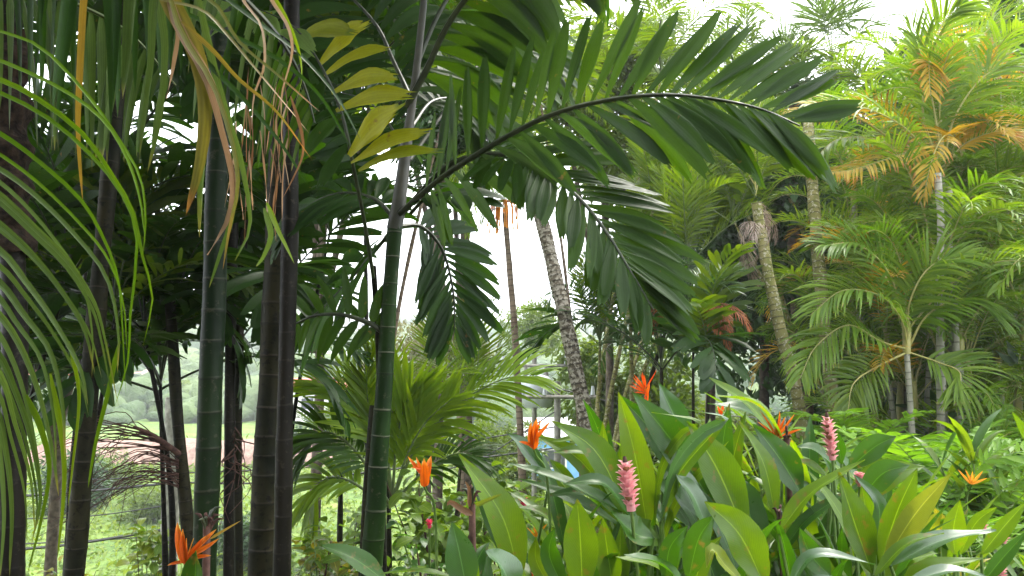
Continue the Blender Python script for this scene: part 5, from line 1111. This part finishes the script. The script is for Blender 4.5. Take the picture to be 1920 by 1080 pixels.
B13 = plant(1010, 3.2, 'plant with a bluish leaf behind the tall orange flower', 'heliconia', 'heliconia_plant')
big(B13, [(1030, 900), (985, 840), (952, 812)], 40, 'gsheen', 3.1)
big(B13, [(1085, 930), (1055, 890), (1030, 860)], 36, 'ginger', 3.2)
# fuller stands behind and between
def gplant(px, py, d, nst, label, mats=('ginger', 'ginger', 'gdark'), L_=0.46, W_=0.075, lean=0.25, cat='ginger plant', name='ginger_plant', group='broad leaved plants of the front bed', nl=8):
    c = P(px, py, d); z0 = hgt(c[0], d); t = thing(name, (c[0], d, z0), label, cat, group); h = c[2] - z0; base = np.array(t.location)
    for s in range(nst):
        a = rng.uniform(0, 6.28); ln = rng.uniform(0.3, 1) * lean; ft = base + np.array([math.cos(a) * 0.12, math.sin(a) * 0.12, -0.03]); tp = ft + np.array([math.cos(a) * ln, math.sin(a) * ln, h * rng.uniform(0.72, 1.0)])
        path = spline([ft, (ft + tp) / 2 + (0, 0, 0.05), tp], 16); tube_obj('stem', path, np.linspace(0.011, 0.005, 16), M['stem'], t, 6)
        az = rng.uniform(0, 6.28); P0, D, Nn, LL = [], [], [], []
        for k in range(nl):
            q = 0.32 + 0.66 * k / (nl - 1); i = int(q * 15); az2 = az + (k % 2) * math.pi + rng.normal(0, 0.3); e = 0.55 + 0.6 * q + rng.normal(0, .12)
            dd = np.array([math.cos(az2) * math.cos(e), math.sin(az2) * math.cos(e), math.sin(e)]); P0.append(path[i]); D.append(dd)
            Nn.append(np.array([-math.cos(az2) * math.sin(e), -math.sin(az2) * math.sin(e), math.cos(e)]) + rng.normal(0, .15, 3)); LL.append(L_ * rng.uniform(0.75, 1.15) * (0.75 + 0.4 * math.sin(q * 2.6)))
        V, UV = leaves(*map(np.array, (P0, D, Nn)), np.array(LL), W_ * rng.uniform(0.85, 1.15, nl), 7, 5, rng.uniform(0.5, 1.2, nl), 0.2, 'broad', rng.uniform(-.3, .3, nl), 0.02)
        for k in range(nl): link('leaf', mesh('leaf', V[k].reshape(-1, 3) - base, grid_faces(8, 5), M[random.choice(mats)], UV.reshape(-1, 2)), t)
    return t
gplant(1240, 860, 3.6, 7, 'leafy ginger stand behind the pink cone flower')
gplant(1400, 850, 3.7, 7, 'leafy ginger stand behind the tall arching leaves')
gplant(1540, 900, 3.6, 7, 'leafy ginger stand under the pink spike')
gplant(1320, 960, 3.2, 4, 'dark ginger stand in the shade at the bottom centre', ('gdark', 'gsheen'))
gplant(1480, 990, 3.0, 4, 'dark ginger stand in the shade below the orange heliconia', ('gdark',))
gplant(1130, 960, 3.4, 7, 'ginger stand behind the broad glossy leaf', ('ginger', 'gdark'))
gplant(1580, 1010, 2.9, 4, 'dark ginger stand filling the bottom of the bed', ('gdark', 'ginger'))
gplant(1220, 1010, 2.7, 3, 'dark low ginger stand below the pink cone flower', ('gdark',))
gplant(1000, 1020, 3.2, 3, 'low ginger stand right of the tall pale leaf', ('gdark', 'shrub'), 0.3)
gplant(1860, 790, 5.2, 3, 'ginger plant with grey green leaves ranked up its stem above the ferns', ('bluish', 'young'), 0.40, 0.07, 0.3, nl=12)
gplant(1890, 960, 3.6, 5, 'narrow leaved ginger at the lower right edge', ('young', 'ginger'), 0.30, 0.045, nl=10)
gplant(1830, 1010, 3.2, 4, 'narrow leaved ginger in the lower right corner', ('ginger', 'young'), 0.28, 0.045, nl=10)
gplant(1740, 990, 3.3, 4, 'narrow leaved plant with yellow striped leaves left of the corner', ('croton', 'ginger'), 0.24, 0.05, nl=9)
gplant(1910, 880, 5.0, 4, 'narrow leaved ginger at the right edge below the cane fronds', ('young', 'ginger'), 0.36, 0.05, nl=11)

# ferns
def fern(px, py, d, n, s, label):
    c = P(px, py, d); z0 = hgt(c[0], d); t = thing('fern', (c[0], d, z0), label, 'fern', 'ferns at the foot of the right grove')
    s *= 1.3; h = max(0.1, c[2] - z0 - 0.3 * s)
    for k in range(n): place_frond(t, random.choice(FR['fern']), np.array([c[0] + rng.normal(0, .12), d + rng.normal(0, .12), z0 + h * rng.uniform(0.15, 1)]), k * 2.399 + rng.normal(0, .2), rng.uniform(-0.5, 0.35), s * rng.uniform(0.8, 1.2), rng.uniform(-.3, .3))
for i, (px, py, d, n, s, l) in enumerate([
    (1640, 850, 6.6, 12, 1.0, 'fern beside the pink spike'), (1700, 820, 7.0, 14, 1.1, 'fern under the low cane palm'), (1760, 860, 6.4, 14, 1.1, 'fern in the middle of the fern bank'),
    (1720, 890, 5.8, 14, 1.0, 'fern behind the bright upright leaves'), (1830, 900, 5.6, 14, 1.0, 'fern left of the grey green ginger'), (1780, 940, 5.0, 14, 0.95, 'fern just above the yellow striped plant'),
    (1890, 840, 6.6, 14, 1.1, 'fern at the right edge below the canes'), (1900, 930, 5.4, 12, 0.9, 'fern at the lower right edge'), (1660, 920, 5.4, 12, 0.9, 'fern behind the dark rounded leaf'),
    (1590, 830, 7.2, 12, 1.0, 'fern at the foot of the mossy trunks'), (1840, 800, 7.4, 12, 1.1, 'fern under the grey green ginger leaves'), (1930, 780, 7.6, 12, 1.1, 'topmost fern at the right edge')]):
    fern(px, py, d, n, s, l)

# shrubs of the middle bed
sg = ['shrub', 'shrub', 'ginger']
for (px, py, d, w, h, mats, l, nl, L_) in [
    (820, 880, 6.0, 0.9, 0.8, sg, 'yellow green shrub under the left orange flower', 130, 0.11), (880, 930, 5.2, 0.8, 0.7, sg, 'yellow green shrub behind the dry seed head', 120, 0.10),
    (940, 880, 6.6, 0.9, 0.8, sg, 'yellow green shrub around the slim palm foot', 130, 0.12), (1010, 920, 5.6, 0.7, 0.7, ['shrub', 'gdark'], 'dark and light leaved shrub below the tall orange flower', 120, 0.09),
    (800, 980, 4.6, 0.7, 0.7, ['shrub', 'gdark'], 'shrub with small leaves right of the leaning ringed trunk', 120, 0.075), (950, 1000, 4.4, 0.7, 0.7, ['shrub', 'gdark'], 'shrub with small leaves behind the tall pale leaf', 120, 0.07),
    (1040, 1010, 4.2, 0.6, 0.6, ['gdark', 'shrub'], 'dark small leaved shrub left of the broad glossy leaf', 120, 0.065), (600, 1010, 5.6, 0.8, 0.6, ['croton', 'shrub'], 'shrub with yellow tinged leaves left of the leaning ringed trunk', 120, 0.09),
    (640, 960, 7.5, 1.0, 0.8, sg, 'bright shrub under the bright feather palm', 120, 0.12), (1100, 880, 7.0, 0.9, 0.8, sg, 'bright shrub behind the arching leaves of the pink flowered ginger', 110, 0.12),
    (1330, 800, 9.0, 1.2, 0.9, sg, 'bright shrub at the foot of the trees in the centre', 120, 0.15), (1450, 830, 8.0, 1.0, 0.8, ['shrub', 'tree2'], 'shrub at the foot of the leaning mossy trunk', 110, 0.13),
    (290, 960, 9.5, 0.7, 1.4, ['gyell', 'shrub'], 'column of yellow climbing leaves left of the grey utility pole', 150, 0.12), (120, 1050, 8.0, 0.9, 0.6, ['shrub', 'croton'], 'weedy shrub with a few orange leaves at the bottom left', 90, 0.10),
    (500, 1040, 7.0, 0.8, 0.6, sg, 'low shrub behind the touching pair of trunks', 90, 0.10), (1180, 830, 8.0, 0.9, 0.7, ['shrub', 'tree2'], 'shrub behind the tall pale ginger leaf', 90, 0.13)]:
    shrub(px, py, d, w, h, mats, l, nl, L_)

# ---- flowers
def heliconia(px, py, d, s, mat, label, spec, seed=0, stem_px=None):
    """boat shaped bracts fanning from a thin stalk; s = height of the flower in photo pixels"""
    s *= 0.84; spec = [(a_, l_, w_ * (1.15 if w_ > 0.2 else 0.9), o_) for a_, l_, w_, o_ in spec]; c = P(px, py, d); k = s / F * d; b = P(stem_px[0], stem_px[1], d + 0.1) if stem_px else c + np.array([rng.normal(0, .04), 0.1, -0.8])
    zg = hgt(b[0], b[1]); t = thing('heliconia_flower', (b[0], b[1], zg), label, 'flower', 'orange heliconia flowers')
    basep = c + np.array([0, 0, -k * 0.5])
    tube_obj('stem', spline([(b[0], b[1], zg), b if stem_px else (b[0] * .5 + basep[0] * .5, b[1], (zg + basep[2]) / 2), basep], 14), np.linspace(0.007, 0.004, 14), M['stem'], t, 6)
    base = np.array(t.location); P0, D, LL, WW = [], [], [], []
    for (ang, ln, w, off) in spec:
        a = R(ang); P0.append(basep + np.array([0, 0, k * off])); D.append(np.array([math.sin(a), rng.normal(-0.15, 0.25), math.cos(a)])); LL.append(k * ln); WW.append(k * w)
    m = len(spec); V, UV = leaves(np.array(P0), np.array(D), np.tile(np.array([[0., -0.9, 0.45]]), (m, 1)) + rng.normal(0, .2, (m, 3)), np.array(LL), np.array(WW), 8, 5, rng.uniform(-0.5, 0.3, m), 0.9, 'lance', rng.uniform(-.4, .4, m))
    for q in range(m): link('bract', mesh('bract', V[q].reshape(-1, 3) - base, grid_faces(9, 5), M[mat], UV.reshape(-1, 2)), t)
    for q in range(5):
        a = rng.uniform(-0.5, 0.5); s0 = basep + np.array([0, -0.003, k * 0.2]); e = s0 + np.array([math.sin(a), -0.2, math.cos(a)]) * k * rng.uniform(0.3, 0.5)
        V, Fq, U = tube([s0, e], [k * 0.02, k * 0.008], 5); link('petal', mesh('petal', V - base, Fq, M['apricot'], U), t)
    return t
heliconia(1001, 812, 2.75, 72, 'orange', 'upright orange heliconia flower left of the arching ginger leaf', [(5, 1.0, 0.30, 0.0), (-6, 0.9, 0.26, 0.0), (38, 0.85, 0.16, 0.25), (-62, 0.55, 0.14, 0.1), (20, 0.7, 0.15, 0.3)], stem_px=(1030, 950))
heliconia(796, 880, 2.75, 76, 'orange', 'orange heliconia flower with a curved left bract beside the leaning ringed trunk', [(2, 1.0, 0.30, 0.0), (10, 0.9, 0.25, 0.0), (-40, 0.8, 0.16, 0.25), (-70, 0.45, 0.10, 0.5), (-20, 0.7, 0.16, 0.2)], stem_px=(818, 1000))
heliconia(352, 1020, 2.3, 92, 'orange', 'orange heliconia flower lowest at the left in front of the green ringed trunk', [(-15, 1.05, 0.25, 0.0), (-5, 0.9, 0.22, 0.0), (50, 0.9, 0.20, 0.2), (66, 1.0, 0.17, 0.2), (-100, 0.5, 0.12, 0.1), (35, 0.75, 0.18, 0.1), (75, 0.6, 0.14, 0.15)])
heliconia(1455, 800, 3.1, 70, 'orange', 'thin spidery orange heliconia above the tall arching leaves', [(-50, 0.9, 0.13, 0.15), (-25, 0.95, 0.12, 0.15), (8, 0.9, 0.14, 0.1), (40, 0.95, 0.12, 0.15), (60, 0.85, 0.13, 0.1), (-62, 0.6, 0.12, 0.0), (25, 0.7, 0.12, 0.2)], stem_px=(1458, 960))
heliconia(1820, 893, 4.0, 44, 'apricot', 'small yellow orange heliconia among the ferns', [(-45, 0.95, 0.18, 0.1), (0, 0.7, 0.18, 0.1), (40, 0.9, 0.18, 0.1), (60, 0.8, 0.15, 0.1), (-20, 0.8, 0.15, 0.1)], stem_px=(1812, 960))
heliconia(1005, 992, 3.3, 42, 'apricot', 'small faded orange heliconia below the shrub left of the broad glossy leaf', [(-50, 0.8, 0.18, 0.1), (-10, 0.8, 0.18, 0.1), (40, 0.9, 0.18, 0.1), (65, 0.7, 0.15, 0.1)])
heliconia(1350, 768, 4.2, 26, 'scarlet', 'small scarlet bud behind the bent blue green leaf', [(-20, 0.9, 0.3, 0.0), (15, 1.0, 0.3, 0.0), (40, 0.6, 0.2, 0.1)])
SCF = heliconia(1210, 722, 2.95, 46, 'scarlet', 'scarlet many fingered flower on top of the huge dark ginger leaf', [(-72, 0.95, 0.13, 0.15), (-60, 0.9, 0.13, 0.15), (-48, 1.0, 0.13, 0.2), (-36, 0.95, 0.13, 0.25), (-22, 0.9, 0.13, 0.25), (-10, 0.85, 0.13, 0.3), (38, 1.1, 0.10, 0.35), (12, 0.7, 0.2, 0.0), (8, 0.8, 0.22, -0.4), (-80, 0.6, 0.1, 0.1), (-5, 0.7, 0.13, 0.3)], stem_px=(1240, 860))

def pink_cone(px, py, d, h, w, mat, label, lean=0.0, n=44):
    c = P(px, py, d); kh = h / F * d; kw = w / F * d; b = c + np.array([-lean * 0.5, 0.05, -0.6]); zg = hgt(b[0], b[1])
    t = thing('ginger_flower', (b[0], b[1], zg), label, 'flower', 'pink ginger flowers'); base = np.array(t.location)
    lo = c + np.array([lean * kh * -0.5, 0, -kh * 0.5]); hi = c + np.array([lean * kh * 0.5, 0, kh * 0.5]); ax = unit(hi - lo)
    tube_obj('stem', spline([(b[0], b[1], zg), (b[0], b[1], (zg + lo[2]) / 2), lo], 12), 0.006, M['stem'], t, 6)
    tube_obj('axis', [lo, hi], [kw * 0.22, kw * 0.15], M[mat], t, 8)
    P0, D, Nn = [], [], []
    for i in range(n):
        q = i / (n - 1); a = i * 2.399; rad = np.array([math.cos(a), math.sin(a), 0]); fl = 0.55 + 0.25 * math.sin(q * 8)
        P0.append(lo + (hi - lo) * q * 0.93 + rad * kw * 0.10); D.append(rad * 0.75 + ax * 0.9); Nn.append(-rad * 0.8 + ax * 0.6)
    taper = np.sin(np.linspace(0.7, 2.6, n)) * 0.9 + 0.15
    V, UV = leaves(*map(np.array, (P0, D, Nn)), kw * 0.62 * taper, kw * 0.42 * taper, 4, 5, rng.uniform(0.2, 0.7, n), 0.7, 'broad')
    for q in range(n): link('bract', mesh('bract', V[q].reshape(-1, 3) - base, grid_faces(5, 5), M['brown' if rng.random() < (0.12 if h > 60 else 0.05) else mat], UV.reshape(-1, 2)), t)
    V, Fq, U = tube([hi, hi + ax * kh * 0.12], [kw * 0.14, kw * 0.08], 6); link('dry_tip', mesh('dry_tip', V - base, Fq, M['twig'], U), t)
pink_cone(1178, 912, 2.55, 88, 38, 'pink', 'large pink cone flower in front of the tall pale ginger leaf', -0.12)
pink_cone(1556, 822, 3.0, 78, 28, 'pink', 'tall pink flower spike in the middle of the ginger bed', -0.1)
pink_cone(1612, 900, 3.1, 24, 22, 'pink', 'small pink bud between the dark rounded leaves', 0.0, 24)
pink_cone(1883, 1006, 3.3, 24, 18, 'pink', 'small pink bud at the lower right edge', 0.1, 24)
pink_cone(1876, 1076, 3.0, 28, 22, 'pink', 'pink bud at the very bottom right', 0.0, 24)
pink_cone(1846, 982, 3.5, 22, 12, 'pink', 'thin faded pink bud on a tall stalk in the lower right', 0.0, 20)
pink_cone(982, 944, 5.0, 15, 18, 'magenta', 'small magenta red flower at the foot of the slim palm', 0.0, 24)
pink_cone(805, 983, 4.4, 14, 14, 'magenta', 'tiny red flower in the shrub right of the leaning ringed trunk', 0.0, 18)
pink_cone(1000, 1066, 3.0, 26, 12, 'scarlet', 'faded red bud at the bottom left of the broad glossy leaf', 0.0, 20)

# dry seed head with bent brown pods
def seed_head(px, py, d, label, s=1.0, extra=8):
    c = P(px, py, d); zg = hgt(c[0], d + 0.05); t = thing('dry_seed_head', (c[0], d + 0.05, zg), label, 'seed head', 'dry flower heads'); base = np.array(t.location)
    tube_obj('stem', spline([(c[0], d + 0.05, zg), (c[0] + 0.01, d, (zg + c[2]) / 2), c], 12), [0.011] * 12, M['twig'], t, 7)
    for k in range(extra):
        a = rng.uniform(-0.9, 0.9); l = rng.uniform(0.02, 0.06) * s; c = c + np.array([0, 0, rng.uniform(-0.012, 0.010)]); e = c + np.array([math.sin(a) * l, rng.normal(0, .02), math.cos(a) * l * 0.8])
        V, Fq, U = tube(spline([c + (0, 0, -0.02), (c + e) / 2 + (0, 0, 0.012), e], 6), [0.002, 0.003, 0.005, 0.005, 0.003, 0.001], 6)
        link('pod', mesh('pod', V - base, Fq, M['twig'] if rng.random() < .6 else M['rachisd'], U), t)
    return t
S1 = seed_head(885, 945, 2.5, 'dry brown seed head with a bent horn like bract beside the tall pale leaf')
for pts, w, mt in (([(886, 965), (865, 955), (845, 942), (838, 948)], 14, 'brown'), ([(893, 948), (915, 938), (942, 926)], 10, 'gyell'), ([(880, 950), (880, 920), (872, 902)], 9, 'brown')):
    blade(S1, [(x, y, 2.48) for x, y in pts], w, M[mt], nseg=7, ncol=3, kind='strap', name='bract', fold=0.8)
S2 = seed_head(388, 985, 2.35, 'dry spiky flower head above the orange flower at lower left', 1.1, 16)
blade(S2, [(395, 1010, 2.3), (420, 995, 2.3), (452, 976, 2.3)], 6, M['yellowish'], nseg=6, ncol=3, kind='strap', name='bract', fold=0.6)
seed_head(1475, 820, 3.05, 'dry yellowish flower head right of the spidery orange flower', 0.8, 10)
seed_head(1462, 965, 2.85, 'dry flower head low on the tall arching ginger', 0.8, 9)

# ------------------------------------------------------------------ air: faint haze over the valley
def haze():
    import bmesh
    bm = bmesh.new(); bmesh.ops.create_cube(bm, size=1.0)
    bmesh.ops.scale(bm, vec=(2200, 960, 90), verts=bm.verts); bmesh.ops.translate(bm, vec=(0, 440, 35), verts=bm.verts)
    me = bpy.data.meshes.new('haze'); bm.to_mesh(me); bm.free()
    m = bpy.data.materials.new('haze_air'); m.use_nodes = True; n = m.node_tree; n.nodes.clear()
    out = n.nodes.new('ShaderNodeOutputMaterial'); v = n.nodes.new('ShaderNodeVolumePrincipled'); v.inputs['Color'].default_value = (0.93, 0.96, 1, 1)
    v.inputs['Density'].default_value = HAZE; v.inputs['Anisotropy'].default_value = 0.2; n.links.new(v.outputs[0], out.inputs['Volume'])
    me.materials.append(m); tag(link('haze', me), kind='stuff')
HAZE = 0.0011
haze()
